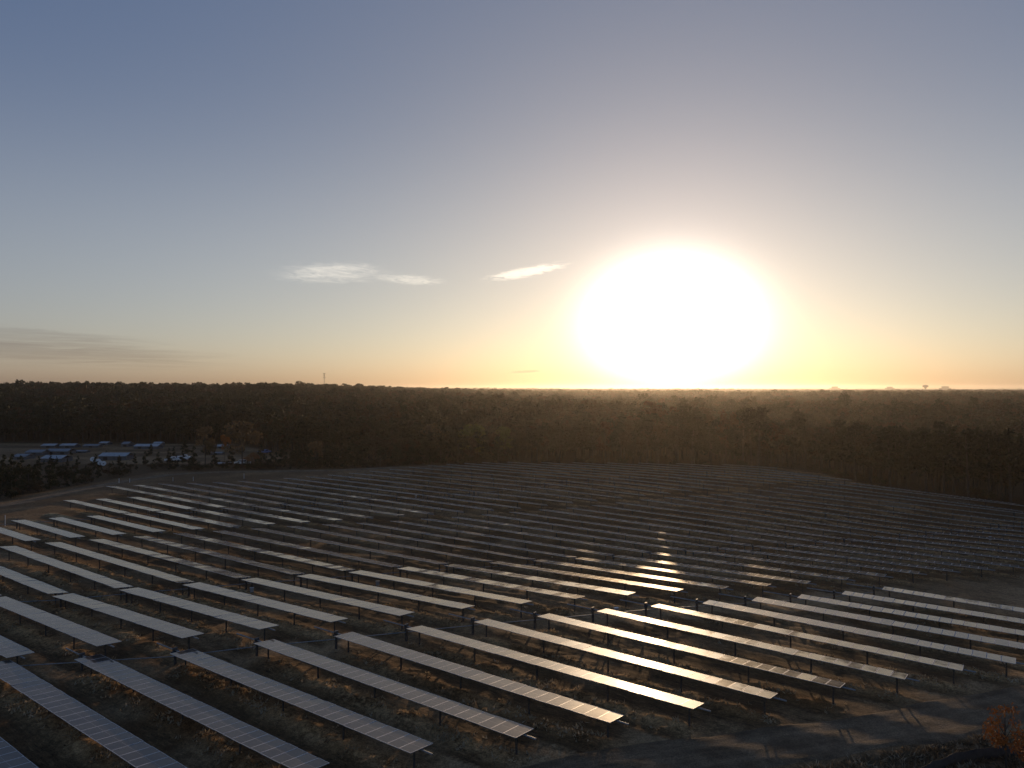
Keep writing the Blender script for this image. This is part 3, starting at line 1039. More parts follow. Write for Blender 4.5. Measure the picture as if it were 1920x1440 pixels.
PINES = [proto(f'pine_{i}', 100 + i, 'pine', PINE, 900, 0.52) for i in range(6)]
OAKS = [proto(f'oak_{i}', 200 + i, 'round', OAK, 950, 0.55) for i in range(5)]
YOUNG = [proto(f'young_{i}', 300 + i, 'young', PINE, 420, 0.8) for i in range(4)]
BUSHES = [proto(f'bush_{i}', 400 + i, 'bush', OAK, 380, 0.9) for i in range(3)]


def plant(name, pr, x, y, h, spread=1.0):
    z = float(terrain(np.array([x]), np.array([y]))[0])
    t = link(name, None)
    t.location = (x, y, z)
    t.rotation_euler = (0, 0, random.random() * 6.283)
    k = h / 10.0
    t.scale = (k * spread, k * spread, k)
    link('trunk', pr['trunk'], t)
    link('crown', pr['crown'], t)
    return t


def px_ground(px, y):
    """Bearing of a point given as degrees right of the view axis, at distance y ahead."""
    return y * px


# height of the wood's front along the field edge, by bearing (x/y), raised or lowered to steer where sun falls
FRONT = np.array([(-0.24, 5), (-0.19, 9), (-0.15, 7.0), (-0.11, 12.8), (-0.055, 11.5), (0.0, 10.5), (0.035, 12.2), (0.07, 13.6), (0.105, 14.4), (0.165, 15.2), (0.215, 15.8), (0.245, 17.8), (0.285, 18.8),
                  (0.33, 18.6), (0.36, 18.2), (0.405, 17.0), (0.45, 15.8), (0.48, 17.4), (0.54, 17.8), (0.57, 16.5), (0.615, 17.4), (0.67, 17.0), (0.75, 17.0)])
line = np.array([(-46, 226.5), (0, 229), (50, 225), (87, 218.5), (95.5, 192), (105.5, 174), (116, 158), (132, 127), (143, 100)], float)
seg = np.hypot(*np.diff(line, axis=0).T)
tt = np.concatenate([[0], np.cumsum(seg)])
EDGE, LOW, YP, SB, SP2, SB2 = {}, [], [], [], [], []


def part_of(b):
    return 'left of the sun' if b < 0.08 else ('below the sun' if b < 0.36 else 'right of the sun')


for row in range(4):
    q = row * 1.9
    while q < tt[-1]:
        q += 3.6 + 2.2 * random.random() + row * 0.9
        x = np.interp(q, tt, line[:, 0]); y = np.interp(q, tt, line[:, 1])
        i = min(len(line) - 2, int(np.searchsorted(tt, q)) - 1)
        dx, dy = (line[i + 1] - line[i]) / seg[i]
        off = row * 4.2 + random.uniform(-1.2, 1.6)
        x, y = x - dy * off, y + dx * off
        b = x / y
        if b > 0.80 or (row == 3 and b < 0.22): continue
        h = float(np.interp(b, FRONT[:, 0], FRONT[:, 1])) * random.uniform(0.78, 1.04) * (0.86 if row == 0 and random.random() < 0.35 else 1)
        if random.random() < (0.5 if b < 0.12 else 0.72):
            t = plant('pine_tree', random.choice(PINES), x, y, h, random.uniform(0.85, 1.15))
            EDGE.setdefault((0, row, part_of(b)), []).append(t)
        else:
            t = plant('oak_tree', random.choice(OAKS), x, y, h * 0.95, random.uniform(0.8, 1.05))
            EDGE.setdefault((1, row, part_of(b)), []).append(t)
for (kind, row, where), lst in EDGE.items():
    nm = ('dark pine', 'brownish broadleaf tree')[kind]
    pl = ('outermost', 'second', 'third', 'fourth')[row]
    count_off(lst, f"{nm} in the wood's {pl} row {where}, {{}} from left", 'tree', ('pines', 'broadleaf trees')[kind] + ' along the far field edge')
# undergrowth at the foot of the wood
for i in range(70):
    q = random.random() * tt[-1]
    x = np.interp(q, tt, line[:, 0]); y = np.interp(q, tt, line[:, 1])
    if x / y > 0.80: continue
    t = plant('bush', random.choice(BUSHES), x + random.uniform(-1, 2), y + random.uniform(-2.5, 1), random.uniform(1.6, 3.6), 1.3)
    LOW.append(t)
count_off(LOW, 'low dark bush at the foot of the wood, {} from the left', 'bush', 'bushes at the foot of the wood')

# young pines and scrub between the field and the yard, left
n = 0
while n < 190:
    y = random.uniform(118, 236)
    x = random.uniform(-0.74 * y, -0.205 * y)
    if bool(inside(FIELD, x, y)) or float(edge_dist(FIELD, np.array([x]), np.array([y]))[0]) < 2.0 or bool(inside(YARD, x, y)): continue
    b = x / y
    cap = 25.4 - 0.1065 * y - (0.0 if b > -0.46 else 0.2)
    h = min(random.uniform(2.2, 7.5), max(1.8, cap * 1.12) * random.uniform(0.75, 1.0))
    n += 1
    if random.random() < 0.6:
        t = plant('young_pine', random.choice(YOUNG), x, y, h, random.uniform(0.9, 1.3))
        YP.append(t)
    else:
        t = plant('bush', random.choice(BUSHES), x, y, min(h, 3.2), 1.3)
        SB.append(t)
count_off(YP, 'small dark pine left of the dirt track, {} from the left', 'tree', 'young pines left of the field')
count_off(SB, 'dark scrub bush left of the dirt track, {} from the left', 'bush', 'scrub left of the field')
# denser scrub on the strip between the far track and the yard
for i in range(95):
    f = (i + random.random()) / 95
    x, y = -113 + 112 * f, 224 + 8 * f + random.uniform(-3, 7)
    cap = 25.4 - (0.098 if x / y < -0.36 else 0.085) * y
    h = max(1.4, cap * random.uniform(0.55, 1.05)) * (1.0 if x / y < -0.3 else 1.25)
    if random.random() < 0.55:
        t = plant('young_pine', random.choice(YOUNG), x, y, h, random.uniform(1.0, 1.5))
        SP2.append(t)
    else:
        t = plant('bush', random.choice(BUSHES), x, y, min(h, 3.4), 1.4)
        SB2.append(t)
count_off(SP2, 'small dark pine in the scrub strip in front of the yard, {} from the left', 'tree', 'young pines before the yard')
count_off(SB2, 'dark bush in the scrub strip in front of the yard, {} from the left', 'bush', 'scrub before the yard')
for i, (b, y, h) in enumerate(((-0.497, 240, 4.2), (-0.482, 238, 5.6), (-0.463, 241, 4.6), (-0.448, 239, 6.4), (-0.418, 240, 5.0), (-0.395, 238, 6.0), (-0.352, 239, 6.8),
                              (-0.338, 242, 5.2), (-0.322, 238, 7.4), (-0.305, 241, 6.2), (-0.29, 240, 7.8), (-0.27, 243, 6.6), (-0.252, 239, 8.2), (-0.238, 242, 7.2),
                              (-0.715, 205, 6.8), (-0.702, 198, 7.6), (-0.69, 210, 5.9), (-0.61, 234, 3.4), (-0.585, 235, 4.0), (-0.552, 236, 3.3), (-0.665, 230, 3.6), (-0.64, 236, 3.0), (-0.648, 228, 4.4), (-0.625, 231, 2.8),
                              (-0.53, 238, 3.7), (-0.515, 236, 4.8), (-0.57, 262, 2.6), (-0.508, 268, 4.6), (-0.62, 270, 2.4), (-0.46, 276, 6.0), (-0.43, 270, 6.8), (-0.475, 262, 4.2))):
    t = plant('young_pine', random.choice(YOUNG), b * y, y, h, random.uniform(0.95, 1.3))
    SP2.append(t)
count_off(SP2, 'small dark pine in the scrub strip in front of the yard, {} from the left', 'tree', 'young pines before the yard')
one = [('round', BROWN, -0.431, 229, 13.5, 0.75, 'tall thin brown broadleaf tree standing in front of the storage yard, slimmer of two'),
       ('round', BROWN, -0.379, 227, 15.0, 1.0, 'tallest wide brown tree standing between solar field and storage yard'),
       ('round', RUST, -0.4035, 246, 9.6, 0.5, 'small bright orange autumn tree between the two tall brown trees'),
       ('bush', RUST, -0.366, 240, 5.0, 1.2, 'low rust-coloured bush at the foot of the widest brown tree'),
       ('round', BROWN, -0.113, 232, 13.0, 0.95, 'reddish brown rounded tree left of the yellow-green tree'),
       ('round', LIME, -0.056, 231, 12.2, 1.25, 'broad yellow-green tree at the field edge before the dark hill'),
       ('round', LIME, -0.010, 233, 11.5, 0.9, 'smaller dull green tree just right of the yellow-green tree'),
       ('young', OAK, -0.235, 228, 8.0, 0.9, 'thin olive sapling at the right end of the yard scrub'),
       ('round', BROWN, -0.275, 230, 8.8, 1.0, 'short pale brown tree in the scrub right of the two tall trees')]
for i, (kind, mat, b, y, h, sp, lab) in enumerate(one):
    pr = proto(f'single_{i}', 500 + i, kind, mat, 1000, 0.6)
    t = plant('autumn_tree' if kind != 'bush' else 'bush', pr, b * y, y, h, sp)
    tag(t, lab, 'tree' if kind != 'bush' else 'bush')

# orange shrub and heath in the near right corner
BIGRUST = proto('orange_bush', 610, 'round', RUST, 800, 0.42)
for x, y, h, sp, kind, lab in ((32.5, 46.9, 4.4, 0.8, 0, 'tall orange-leaved shrub in the near corner beside the dirt road'),
                               (33.7, 46.0, 2.9, 1.25, 0, 'lower spreading orange shrub against the taller one in the near corner'),
                               (36.0, 48.6, 1.9, 1.0, 1, 'dark green bush behind the orange shrubs in the near corner')):
    pr = (BIGRUST, proto('corner_bush', 611, 'bush', PINE, 1100, 0.5))[kind]
    tag(plant('bush', pr, x, y, h, sp), lab, 'bush')

# ------------------------------------------------------------------ the wood beyond: one mass of instanced trees
protos_col = bpy.data.collections.new('forest_prototypes')
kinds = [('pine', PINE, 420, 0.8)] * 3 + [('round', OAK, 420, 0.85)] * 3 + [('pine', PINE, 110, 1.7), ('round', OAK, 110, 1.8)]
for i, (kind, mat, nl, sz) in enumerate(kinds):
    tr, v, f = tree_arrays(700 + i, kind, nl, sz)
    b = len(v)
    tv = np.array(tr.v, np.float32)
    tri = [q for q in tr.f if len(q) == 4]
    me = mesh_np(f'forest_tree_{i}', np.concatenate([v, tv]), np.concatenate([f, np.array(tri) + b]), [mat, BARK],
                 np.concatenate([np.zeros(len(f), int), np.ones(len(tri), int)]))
    o = bpy.data.objects.new(f'forest_tree_{i}', me)
    protos_col.objects.link(o)


def forest_points():
    pts = []
    fr = np.random.default_rng(77)
    for r0, r1, sp, lo in ((150, 1000, 5.0, 0), (1000, 2600, 9.0, 1), (2600, 9500, 30.0, 2)):
        amax = R(44)
        area = amax * (r1 ** 2 - r0 ** 2)
        n = int(area / sp ** 2)
        r = np.sqrt(r0 ** 2 + (r1 ** 2 - r0 ** 2) * fr.random(n))
        a = (fr.random(n) * 2 - 1) * amax
        x, y = r * np.sin(a), r * np.cos(a)
        d = edge_dist(FIELD, x, y)
        keep = ~inside(FIELD, x, y) & ~inside(YARD, x, y) & (d > 2)
        strip = (d < 13) & (x / y > -0.2)
        keep &= ~strip
        left = (y < 238) & (x / y < -0.19)
        keep &= ~left
        keep &= (edge_dist(YARD, x, y) > 2.5)
        x, y, r = x[keep], y[keep], r[keep]
        a = x / y
        h = 12.0 + 4.0 * vnoise(x, y, 60, 13) + fr.normal(0, 1.9, len(x)) + 1.5 * sstep(400, 900, r) + 3.5 * (fr.random(len(x)) > 0.94)
        h = np.where((a < 0.2) & (d[keep] < 60), np.minimum(h, np.interp(a, FRONT[:, 0], FRONT[:, 1])), h)
        h = np.where(a > 0.27, h * (1 - 0.34 * (1 - sstep(330, 520, r))), h)
        h = np.where((y < 330) & (a < -0.1), h * 0.9, h)
        clump = vnoise(x, y, 45, 14)
        if lo == 0: ids = np.where(clump + fr.normal(0, 0.2, len(x)) < 0.5, fr.integers(0, 3, len(x)), fr.integers(3, 6, len(x)))
        else: ids = np.where(clump + fr.normal(0, 0.2, len(x)) < 0.52, 6, 7)
        wide = np.full(len(x), 1.0) if lo < 2 else np.full(len(x), 2.6)
        if lo == 1: wide *= 1.25
        pts.append((x, y, terrain(x, y) - 0.2, h / 10, ids, wide))
    return [np.concatenate([p[i] for p in pts]) for i in range(6)]


fx, fy, fz, fs, fid, fw = forest_points()
print('forest trees', len(fx))
me = bpy.data.meshes.new('forest')
me.vertices.add(len(fx))
me.vertices.foreach_set('co', np.stack([fx, fy, fz], 1).astype(np.float32).ravel())
a = me.attributes.new('size', 'FLOAT_VECTOR', 'POINT')
a.data.foreach_set('vector', np.stack([fs * fw, fs * fw, fs], 1).astype(np.float32).ravel())
a = me.attributes.new('kind_id', 'INT', 'POINT')
a.data.foreach_set('value', fid.astype(np.int32))
a = me.attributes.new('turn', 'FLOAT_VECTOR', 'POINT')
a.data.foreach_set('vector', np.stack([rng.normal(0, 0.04, len(fx)), rng.normal(0, 0.04, len(fx)), rng.random(len(fx)) * 6.283], 1).astype(np.float32).ravel())
me.update()
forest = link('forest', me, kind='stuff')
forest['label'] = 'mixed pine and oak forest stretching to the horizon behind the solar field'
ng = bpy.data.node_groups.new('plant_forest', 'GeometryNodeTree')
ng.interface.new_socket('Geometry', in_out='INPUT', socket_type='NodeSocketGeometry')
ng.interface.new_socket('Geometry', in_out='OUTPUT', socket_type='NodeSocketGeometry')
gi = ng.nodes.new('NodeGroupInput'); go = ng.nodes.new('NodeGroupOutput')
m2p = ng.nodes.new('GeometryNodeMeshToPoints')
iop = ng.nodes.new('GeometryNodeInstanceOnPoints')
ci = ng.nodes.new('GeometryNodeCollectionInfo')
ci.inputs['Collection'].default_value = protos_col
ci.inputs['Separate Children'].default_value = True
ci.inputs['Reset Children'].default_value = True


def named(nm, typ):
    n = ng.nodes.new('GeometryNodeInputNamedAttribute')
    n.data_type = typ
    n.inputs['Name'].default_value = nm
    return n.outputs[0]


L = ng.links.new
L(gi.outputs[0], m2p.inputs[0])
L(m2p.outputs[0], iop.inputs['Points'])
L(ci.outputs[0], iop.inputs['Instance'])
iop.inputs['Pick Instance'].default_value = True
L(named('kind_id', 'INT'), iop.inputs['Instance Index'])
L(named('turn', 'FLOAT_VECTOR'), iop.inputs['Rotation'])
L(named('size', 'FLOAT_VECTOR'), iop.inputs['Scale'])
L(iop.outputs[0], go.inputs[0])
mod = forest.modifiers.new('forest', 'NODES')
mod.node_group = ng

# ------------------------------------------------------------------ dry grass tufts along the rows and the near bank
def grass_tufts():
    gr = np.random.default_rng(5)
    n = 150000
    y = 30 + 90 * gr.random(n) ** 1.3
    x = (gr.random(n) * 2 - 1) * (0.76 * y)
    s, p, d, cov = row_coords(x, y)
    dens = np.exp(-((d + 0.45) / 0.8) ** 2) * cov
    patch = sstep(0.42, 0.62, 0.6 * vnoise(x, y, 2.6, 15) + 0.4 * vnoise(x, y, 0.8, 16))
    side = (x * 0.38 - (y - 45.0) > 3.0) & (y < 70) & (x > -6)
    near = np.where(side & (edge_dist(ROAD_NEAR, x, y, False) > 3.0), 0.75 * sstep(-6, 14, x + 9 * vnoise(x, y, 6, 21)) * sstep(30, 40, y), 0)
    keep = gr.random(n) < np.maximum(dens * 0.32 * (0.12 + patch), near * (0.3 + 0.7 * patch))
    x, y = x[keep], y[keep]
    z = ground_z(x, y)
    m = len(x)
    big = np.where(near[keep] > 0, 1.5, 1.0)
    V, F = [], []
    for b in range(5):
        a = gr.random(m) * 6.283
        h = (0.10 + 0.17 * gr.random(m)) * big
        w = 0.05 + 0.07 * gr.random(m)
        ox, oy = gr.normal(0, 0.13, m), gr.normal(0, 0.13, m)
        lx, ly = gr.normal(0, 0.16, m) * big, gr.normal(0, 0.16, m) * big
        base = np.stack([x + ox, y + oy, z - 0.03], 1)
        wv = np.stack([np.cos(a) * w, np.sin(a) * w, np.zeros(m)], 1)
        V.append(np.stack([base - wv, base + wv, base + np.stack([lx, ly, h], 1)], 1).reshape(-1, 3))
        F.append(np.arange(3 * m).reshape(m, 3) + b * 3 * m)
    me = mesh_np('grass', np.concatenate(V), np.concatenate(F))
    hue = np.repeat(np.clip(0.5 * vnoise(x, y, 6, 17) + 0.5 * gr.random(m), 0, 1), 3)
    hue = np.where(np.repeat(near[keep] > 0, 3), np.where(np.repeat(gr.random(m) < 0.22, 3), hue, hue * 0.35), hue)
    a = me.attributes.new('hue', 'FLOAT', 'POINT')
    a.data.foreach_set('value', np.tile(hue, 5).astype(np.float32))
    mt, N, b, out = material('dry_grass', 0.8, 0, spec=0.2)
    col = N.ramp(N.new('ShaderNodeAttribute', attribute_name='hue').outputs['Fac'],
                 [(0.05, (0.085, 0.066, 0.042)), (0.2, (0.18, 0.135, 0.082)), (0.4, (0.35, 0.27, 0.17)), (0.9, (0.54, 0.45, 0.32))])
    N.put(b.inputs['Base Color'], col)
    tr = N.new('ShaderNodeBsdfTranslucent')
    N.put(tr.inputs[0], col)
    mx = N.new('ShaderNodeMixShader')
    mx.inputs[0].default_value = 0.35
    N.t.links.new(b.outputs[0], mx.inputs[1]); N.t.links.new(tr.outputs[0], mx.inputs[2])
    N.t.links.new(mx.outputs[0], out.inputs[0])
    me.materials.append(mt)
    o = link('dry_grass', me, kind='stuff')
    o['label'] = 'straw and rust coloured dry grass along the tracker rows and road bank'
    print('tufts', m)


grass_tufts()

# ------------------------------------------------------------------ storage yard behind the scrub
ROOF = worn('blue_grey_metal_roof', (0.20, 0.22, 0.24), 0.6, 0.1, 0.25, 0.8)
ROOF2 = worn('pale_metal_roof', (0.40, 0.41, 0.42), 0.65, 0.0, 0.25, 0.8)
WALL = worn('shed_wall', (0.10, 0.105, 0.115), 0.7, 0, 0.3, 1.0)
OPEN = material('shed_opening', 0.8, 0, (0.02, 0.02, 0.022))[0]


def flat_y(py):
    return 1333.0 * CAM_H / (py - 728)


def shed(px0, px1, py, depth, h, mat, label):
    y = flat_y(py)
    x0, x1 = (px0 - 960) / 1333 * y, (px1 - 960) / 1333 * y
    w = x1 - x0
    e = link('shed', None)
    z = float(terrain(np.array([(x0 + x1) / 2]), np.array([y]))[0])
    e.location = ((x0 + x1) / 2, y + depth / 2, z)
    e.rotation_euler = (0, 0, R(random.uniform(-5, 5)))
    s = Shape()
    s.box((0, 0, h * 0.29), (w * 0.98, depth * 0.9, h * 0.58 + 0.2))
    link('wall', s.mesh('wall', [WALL]), e)
    s = Shape()
    a, b, r = w / 2, depth / 2, h * 0.42
    t = 0.06
    for sg in (-1, 1):
        s.add([(-a, sg * b, h * 0.58), (a, sg * b, h * 0.58), (a, 0, h * 0.58 + r), (-a, 0, h * 0.58 + r),
               (-a, sg * b, h * 0.58 + t), (a, sg * b, h * 0.58 + t), (a, 0, h * 0.58 + r + t), (-a, 0, h * 0.58 + r + t)],
              [(0, 1, 2, 3), (4, 5, 6, 7), (0, 1, 5, 4), (1, 2, 6, 5), (3, 0, 4, 7)])
    link('roof', s.mesh('roof', [mat]), e)
    nd = max(1, int(w / 4))
    s = Shape()
    s.box((0, 0, 0), (1.4, 0.05, h * 0.46))
    dm = s.mesh('door', [OPEN])
    for i in range(nd):
        d = link('door', dm, e)
        d.location = (-w / 2 + w * (i + 0.5) / nd, -depth * 0.45 - 0.03, h * 0.24)
    tag(e, label, 'shed', 'long low sheds in the yard')


for args in ((76, 102, 840, 5, 1.5, ROOF2, 'small pale roofed shed at the back of the yard, farthest left'),
             (111, 139, 840, 5, 1.6, ROOF2, 'second pale roofed shed from the left at the back of the yard'),
             (155, 184, 839.5, 4, 1.3, ROOF, 'thin low shed third from the left at the back of the yard'),
             (185, 202, 835, 4, 1.4, ROOF2, 'tiny pale shed behind the back row of the yard'),
             (227, 241, 838, 5, 2.0, ROOF, 'short dull blue shed in the middle of the yard back'),
             (250, 297, 842, 5, 1.9, ROOF2, 'long pale shed where the yard lane turns'),
             (286, 302, 836, 4, 1.6, ROOF2, 'small white shed behind the long pale shed'),
             (46, 79, 854, 6, 1.9, ROOF, 'blue-grey shed left of the twin dull sheds, middle of the yard'),
             (84, 127, 852, 6, 1.9, ROOF, 'long dull blue shed in the middle of the yard'),
             (137, 162, 849, 3, 0.9, ROOF, 'very low slim shed right of the dull blue shed'),
             (75, 118, 867, 6, 2.2, ROOF2, 'long bright blue-white shed nearest the scrub, left of the white drums'),
             (184, 237, 863, 6, 2.4, ROOF2, 'longest bright blue-white shed just behind the white drums'),
             (22, 48, 862, 6, 1.8, ROOF, 'dull blue shed half hidden at the left edge of the yard'),
             (400, 425, 841, 4, 1.5, ROOF2, 'pale shed seen between the tall brown trees'),
             (392, 416, 853, 3, 1.0, ROOF, 'low blue-grey shed behind the slim brown tree'),
             (406, 431, 872, 2.5, 0.8, ROOF2, 'very low white shed close behind the scrub')):
    shed(*args)

DRUM = worn('white_plastic', (0.75, 0.76, 0.77), 0.4, 0, 0.15, 2.0)
DARKP = material('drum_core', 0.8, 0, (0.04, 0.04, 0.045))[0]
words = ['farthest left', 'second from the left', 'middle', 'second from the right', 'nearest the field']
for i, (px, py) in enumerate(((174, 864.5), (178.5, 868.5), (185, 868.5), (188.5, 872), (195, 873))):
    y = flat_y(py)
    x = (px - 960) / 1333 * y
    e = link('drum', None)
    e.location = (x, y, float(terrain(np.array([x]), np.array([y]))[0]) + 0.72)
    e.rotation_euler = (0, 0, R(25))
    s = Shape()
    s.tube((0, -0.5, 0), (0, 0.5, 0), 0.62, n=18)
    link('barrel', s.mesh('barrel', [DRUM], False), e)
    s = Shape()
    for q in (-0.53, 0.53): s.tube((0, q - 0.04, 0), (0, q + 0.04, 0), 0.72, n=18)
    link('flange', s.mesh('flange', [DRUM]), e)
    s = Shape()
    s.tube((0, -0.60, 0), (0, 0.60, 0), 0.16, n=10)
    link('hub', s.mesh('hub', [DARKP]), e)
    tag(e, f"white drum lying before the longest shed, {words[i]}", 'drum', 'white drums in the yard')

GLZ = material('dark_glass', 0.1, 0, (0.015, 0.017, 0.02))[0]
TYRE = material('tyre', 0.85, 0, (0.02, 0.02, 0.02))[0]
WPAINT = worn('white_paint', (0.74, 0.74, 0.73), 0.35, 0, 0.15, 1.5)
BPAINT = worn('blue_paint', (0.09, 0.17, 0.36), 0.35, 0, 0.2, 1.5)


def pickup(px, py, turn, paint, label):
    y = flat_y(py)
    x = (px - 960) / 1333 * y
    e = link('pickup_truck', None)
    e.location = (x, y, float(terrain(np.array([x]), np.array([y]))[0]))
    e.rotation_euler = (0, 0, R(turn))
    # side profile extruded, so hood, cab and bed read in outline
    prof = [(-2.7, 0.55), (2.6, 0.55), (2.7, 0.75), (2.65, 1.05), (1.35, 1.18), (0.75, 1.72), (-0.75, 1.75), (-0.95, 1.2), (-2.7, 1.2)]
    s = Shape()
    k = len(prof)
    v = [(px_, -0.92 if pz < 1.3 else -0.78, pz) for px_, pz in prof] + [(px_, 0.92 if pz < 1.3 else 0.78, pz) for px_, pz in prof]
    s.add(v, [tuple(range(k)), tuple(range(2 * k - 1, k - 1, -1))] + [(i, (i + 1) % k, k + (i + 1) % k, k + i) for i in range(k)])
    link('body', s.mesh('body', [paint]), e)
    s = Shape()
    s.add([(1.30, -0.80, 1.23), (1.30, 0.80, 1.23), (0.80, 0.72, 1.68), (0.80, -0.72, 1.68)], [(0, 1, 2, 3)])
    s.v = [(a + 0.02, b, c + 0.01) for a, b, c in s.v]
    s.add([(-0.96, -0.75, 1.25), (-0.96, 0.75, 1.25), (-0.80, 0.70, 1.70), (-0.80, -0.70, 1.70)], [(3, 2, 1, 0)])
    for sg in (-1, 1):
        s.add([(-0.6, sg * 0.90, 1.28), (0.95, sg * 0.90, 1.28), (0.62, sg * 0.80, 1.66), (-0.6, sg * 0.80, 1.66)], [(0, 1, 2, 3)])
    link('window', s.mesh('window', [GLZ]), e)
    s = Shape()
    s.box((-1.83, 0, 1.21), (1.6, 1.5, 0.04))
    link('bed', s.mesh('bed', [GLZ]), e)
    for wx in (-1.75, 1.75):
        for sg in (-1, 1):
            s = Shape()
            s.tube((0, -0.14, 0), (0, 0.14, 0), 0.39, n=12)
            w = link('wheel', s.mesh('wheel', [TYRE]), e)
            w.location = (wx, sg * 0.84, 0.39)
    tag(e, label, 'truck', 'vehicles parked in the yard')


pickup(325, 866, 20, WPAINT, 'white pickup truck, leftmost of the three parked in a row by the scrub')
pickup(337, 864.5, 35, WPAINT, 'white pickup truck in the middle of the three parked in a row')
pickup(347, 862, 15, WPAINT, 'white pickup truck, rightmost of the three parked in a row')
pickup(455, 872, 160, WPAINT, 'white pickup truck standing alone under the widest brown tree')
pickup(497, 851, 60, BPAINT, 'blue pickup truck parked right of the widest brown tree')

# ------------------------------------------------------------------ white marker posts along the far left edge of the field
s = Shape()
s.tube((0, 0, -0.2), (0, 0, 1.3), 0.055, n=8)
s.tube((0, 0, 1.3), (0, 0, 1.36), 0.07, n=8)
MARK = s.mesh('marker_post', [WHITE])
for px, py, h, lab in ((11, 994, 1.45, 'tall white marker post at the left edge beside the first far rows'), (224, 907, 0.9, 'white marker post, first in the line along the far dirt track'),
                       (244, 906, 0.8, 'white marker post, second in the line along the far dirt track'), (325, 903, 0.8, 'white marker post, third in the line along the far dirt track'),
                       (363, 902, 0.8, 'white marker post, fourth in the line along the far dirt track'), (458, 897, 1.0, 'white marker post, last in the line along the far dirt track')):
    y = flat_y(py)
    x = (px - 960) / 1333 * y
    o = link('marker_post', MARK)
    o.location = (x, y, float(terrain(np.array([x]), np.array([y]))[0]))
    o.scale = (1, 1, h)
    tag(o, lab, 'post', 'white marker posts')

# ------------------------------------------------------------------ silt fence in the near right corner
FABRIC = worn('black_fabric', (0.012, 0.012, 0.013), 0.6, 0, 0.3, 3.0)
WOOD = worn('stake_wood', (0.20, 0.16, 0.11), 0.8, 0, 0.3, 4.0)
sil = np.array([(22, 42.6), (24.2, 44.2), (27.2, 46.1), (29.6, 47.3), (32.2, 48.1), (36, 48.7), (43, 50.5)], float)
fe = link('silt_fence', None)
zf = float(terrain(np.array([30.0]), np.array([43.5]))[0])
fe.location = (30.0, 43.5, zf)
seg = np.hypot(*np.diff(sil, axis=0).T)
st = np.concatenate([[0], np.cumsum(seg)])
q = np.arange(0, st[-1], 0.35)
fx_, fy_ = np.interp(q, st, sil[:, 0]), np.interp(q, st, sil[:, 1])
fz_ = ground_z(fx_, fy_)
top = fz_ + 0.85 - 0.07 * np.abs(np.sin(q * math.pi / 2.1)) + 0.03 * (vnoise(q, q * 0, 0.9, 20) - 0.5)
V = np.concatenate([np.stack([fx_, fy_, fz_ - 0.1], 1), np.stack([fx_, fy_, top], 1), np.stack([fx_ + 0.004, fy_ + 0.012, fz_ - 0.1], 1), np.stack([fx_ + 0.004, fy_ + 0.012, top], 1)])
V -= np.array([30.0, 43.5, zf])
n = len(q)
i = np.arange(n - 1)
F = np.concatenate([np.stack([i, i + 1, n + i + 1, n + i], 1), np.stack([2 * n + i, 3 * n + i, 3 * n + i + 1, 2 * n + i + 1], 1), np.stack([n + i, n + i + 1, 3 * n + i + 1, 3 * n + i], 1)])
link('fabric', mesh_np('fabric', V, F, [FABRIC]), fe)
s = Shape()
s.box((0, 0, 0.45), (0.045, 0.045, 1.3))
SM = s.mesh('stake', [WOOD])
for a in np.arange(0, st[-1], 2.1):
    x, y = np.interp(a, st, sil[:, 0]), np.interp(a, st, sil[:, 1])
    o = link('stake', SM, fe)
    o.location = (x - 30.0 + 0.0, y - 43.5 + 0.045, float(ground_z(np.array([x]), np.array([y]))[0]) - zf)
tag(fe, 'black fabric silt fence on thin stakes below the orange shrubs', 'fence')

# ------------------------------------------------------------------ far skyline
TOWER = material('tower_steel', 0.6, 0.6, (0.16, 0.15, 0.15))[0]
d = 1500.0
x = (608 - 960) / 1333 * d
e = link('communication_tower', None)
zb = float(terrain(np.array([x]), np.array([d]))[0])
e.location = (x, d, zb)
zt = CAM_H + 28.0 / 1333 * d - zb
s = Shape()
for i in range(3):
    a = i * 2.094
    s.tube((1.3 * math.cos(a), 1.3 * math.sin(a), 0), (0.45 * math.cos(a), 0.45 * math.sin(a), zt), 0.16, 0.11, 5)
for k in range(int(zt / 2.4)):
    z0, z1 = k * 2.4, k * 2.4 + 2.4
    r0, r1 = 1.3 - 0.85 * z0 / zt, 1.3 - 0.85 * min(1, z1 / zt)
    for i in range(3):
        a, b = i * 2.094, (i + 1) * 2.094
        s.tube((r0 * math.cos(a), r0 * math.sin(a), z0), (r1 * math.cos(b), r1 * math.sin(b), min(z1, zt)), 0.07, n=3, caps=False)
link('mast', s.mesh('mast', [TOWER]), e)
for hz, rr, nn in ((zt - 1.0, 2.1, 9), (zt - 5.2, 1.3, 6), (zt - 9.2, 2.5, 12)):
    s = Shape()
    s.tube((0, 0, hz - 0.1), (0, 0, hz + 0.1), rr * 0.8, n=12)
    link('platform', s.mesh('platform', [TOWER]), e)
    s = Shape()
    for i in range(nn):
        a = 6.283 * i / nn
        s.box((rr * math.cos(a), rr * math.sin(a), hz), (0.35, 0.35, 1.7))
    link('antenna_array', s.mesh('antenna_array', [TOWER]), e)
tag(e, 'slim communication tower with ringed antenna platforms on the wooded hill', 'tower')

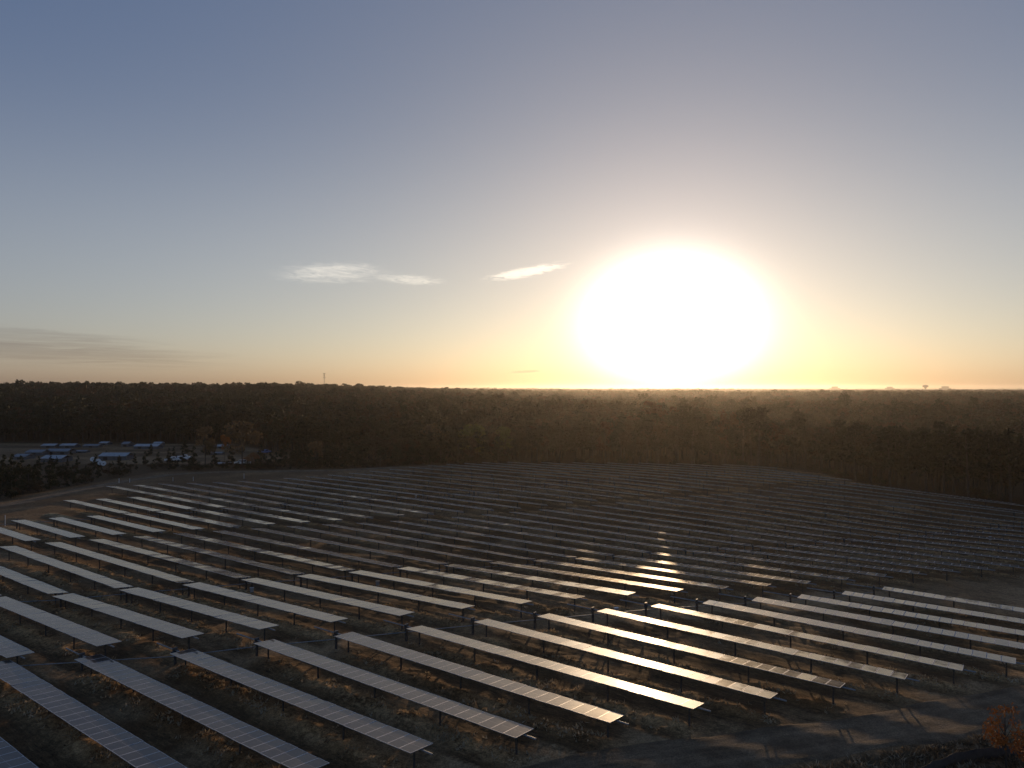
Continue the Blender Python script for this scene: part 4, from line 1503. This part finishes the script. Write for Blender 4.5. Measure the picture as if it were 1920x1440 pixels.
d = 4200.0
x = (1735 - 960) / 1333 * d
e = link('water_tower', None)
zb = float(terrain(np.array([x]), np.array([d]))[0])
e.location = (x, d, zb)
zt = CAM_H + 6.5 / 1333 * d - zb
s = Shape()
s.tube((0, 0, 0), (0, 0, zt * 0.5), 4.5, 3.0, 12)
s.tube((0, 0, zt * 0.5), (0, 0, zt * 0.66), 3.0, 6.5, 12)
link('stem', s.mesh('stem', [TOWER], True), e)
s = Shape()
prof = [(zt * 0.66, 6.5), (zt * 0.76, 15.5), (zt * 0.86, 17.0), (zt * 0.95, 12.0), (zt, 1.0)]
for (z0, r0), (z1, r1) in zip(prof, prof[1:]): s.tube((0, 0, z0), (0, 0, z1), r0, r1, 20)
link('tank', s.mesh('tank', [TOWER], True), e)
tag(e, 'bulb shaped water tower silhouetted on the far horizon right of the sun', 'water tower')
for px, w, h, dd, lab in ((1565, 46, 22, 5200, 'flat blocky building on the horizon between the sun and the water tower'),
                          (1772, 52, 24, 5200, 'flat blocky building on the horizon just right of the water tower'),
                          (1668, 40, 17, 5200, 'smallest blocky building on the horizon left of the water tower')):
    x = (px - 960) / 1333 * dd
    zb = float(terrain(np.array([x]), np.array([float(dd)]))[0])
    e = link('distant_building', None)
    e.location = (x, dd, zb)
    base = CAM_H - zb + 2
    s = Shape()
    s.box((0, 0, base / 2), (w * 1.4, 30, base))
    link('wall', s.mesh('wall', [TOWER]), e)
    s = Shape()
    s.box((0, 0, base + h / 4), (w * 0.8, 22, h / 2))
    link('roof_block', s.mesh('roof_block', [TOWER]), e)
    tag(e, lab, 'building', 'buildings on the horizon')

# ------------------------------------------------------------------ evening haze over the whole land
def haze():
    m = bpy.data.materials.new('haze')
    m.use_nodes = True
    N = Nodes(m.node_tree)
    out = N.new('ShaderNodeOutputMaterial')
    v = N.new('ShaderNodeVolumePrincipled')
    v.inputs['Color'].default_value = (0.80, 0.75, 0.69, 1)
    v.inputs['Density'].default_value = HAZE
    v.inputs['Anisotropy'].default_value = 0.75
    N.t.links.new(v.outputs[0], out.inputs['Volume'])
    m.cycles.homogeneous_volume = True if hasattr(m.cycles, 'homogeneous_volume') else None
    s = Shape()
    z0, z1 = -15.0, 60.0
    s.box((0, (FAR + 300 - 1200) / 2, (z0 + z1) / 2), (2 * FAR + 600, FAR + 300 + 1200, z1 - z0))
    o = link('haze', s.mesh('haze', [m]), kind='stuff')
    o['label'] = 'thin warm evening haze lying over the forest'


HAZE = 0.95e-4
haze()
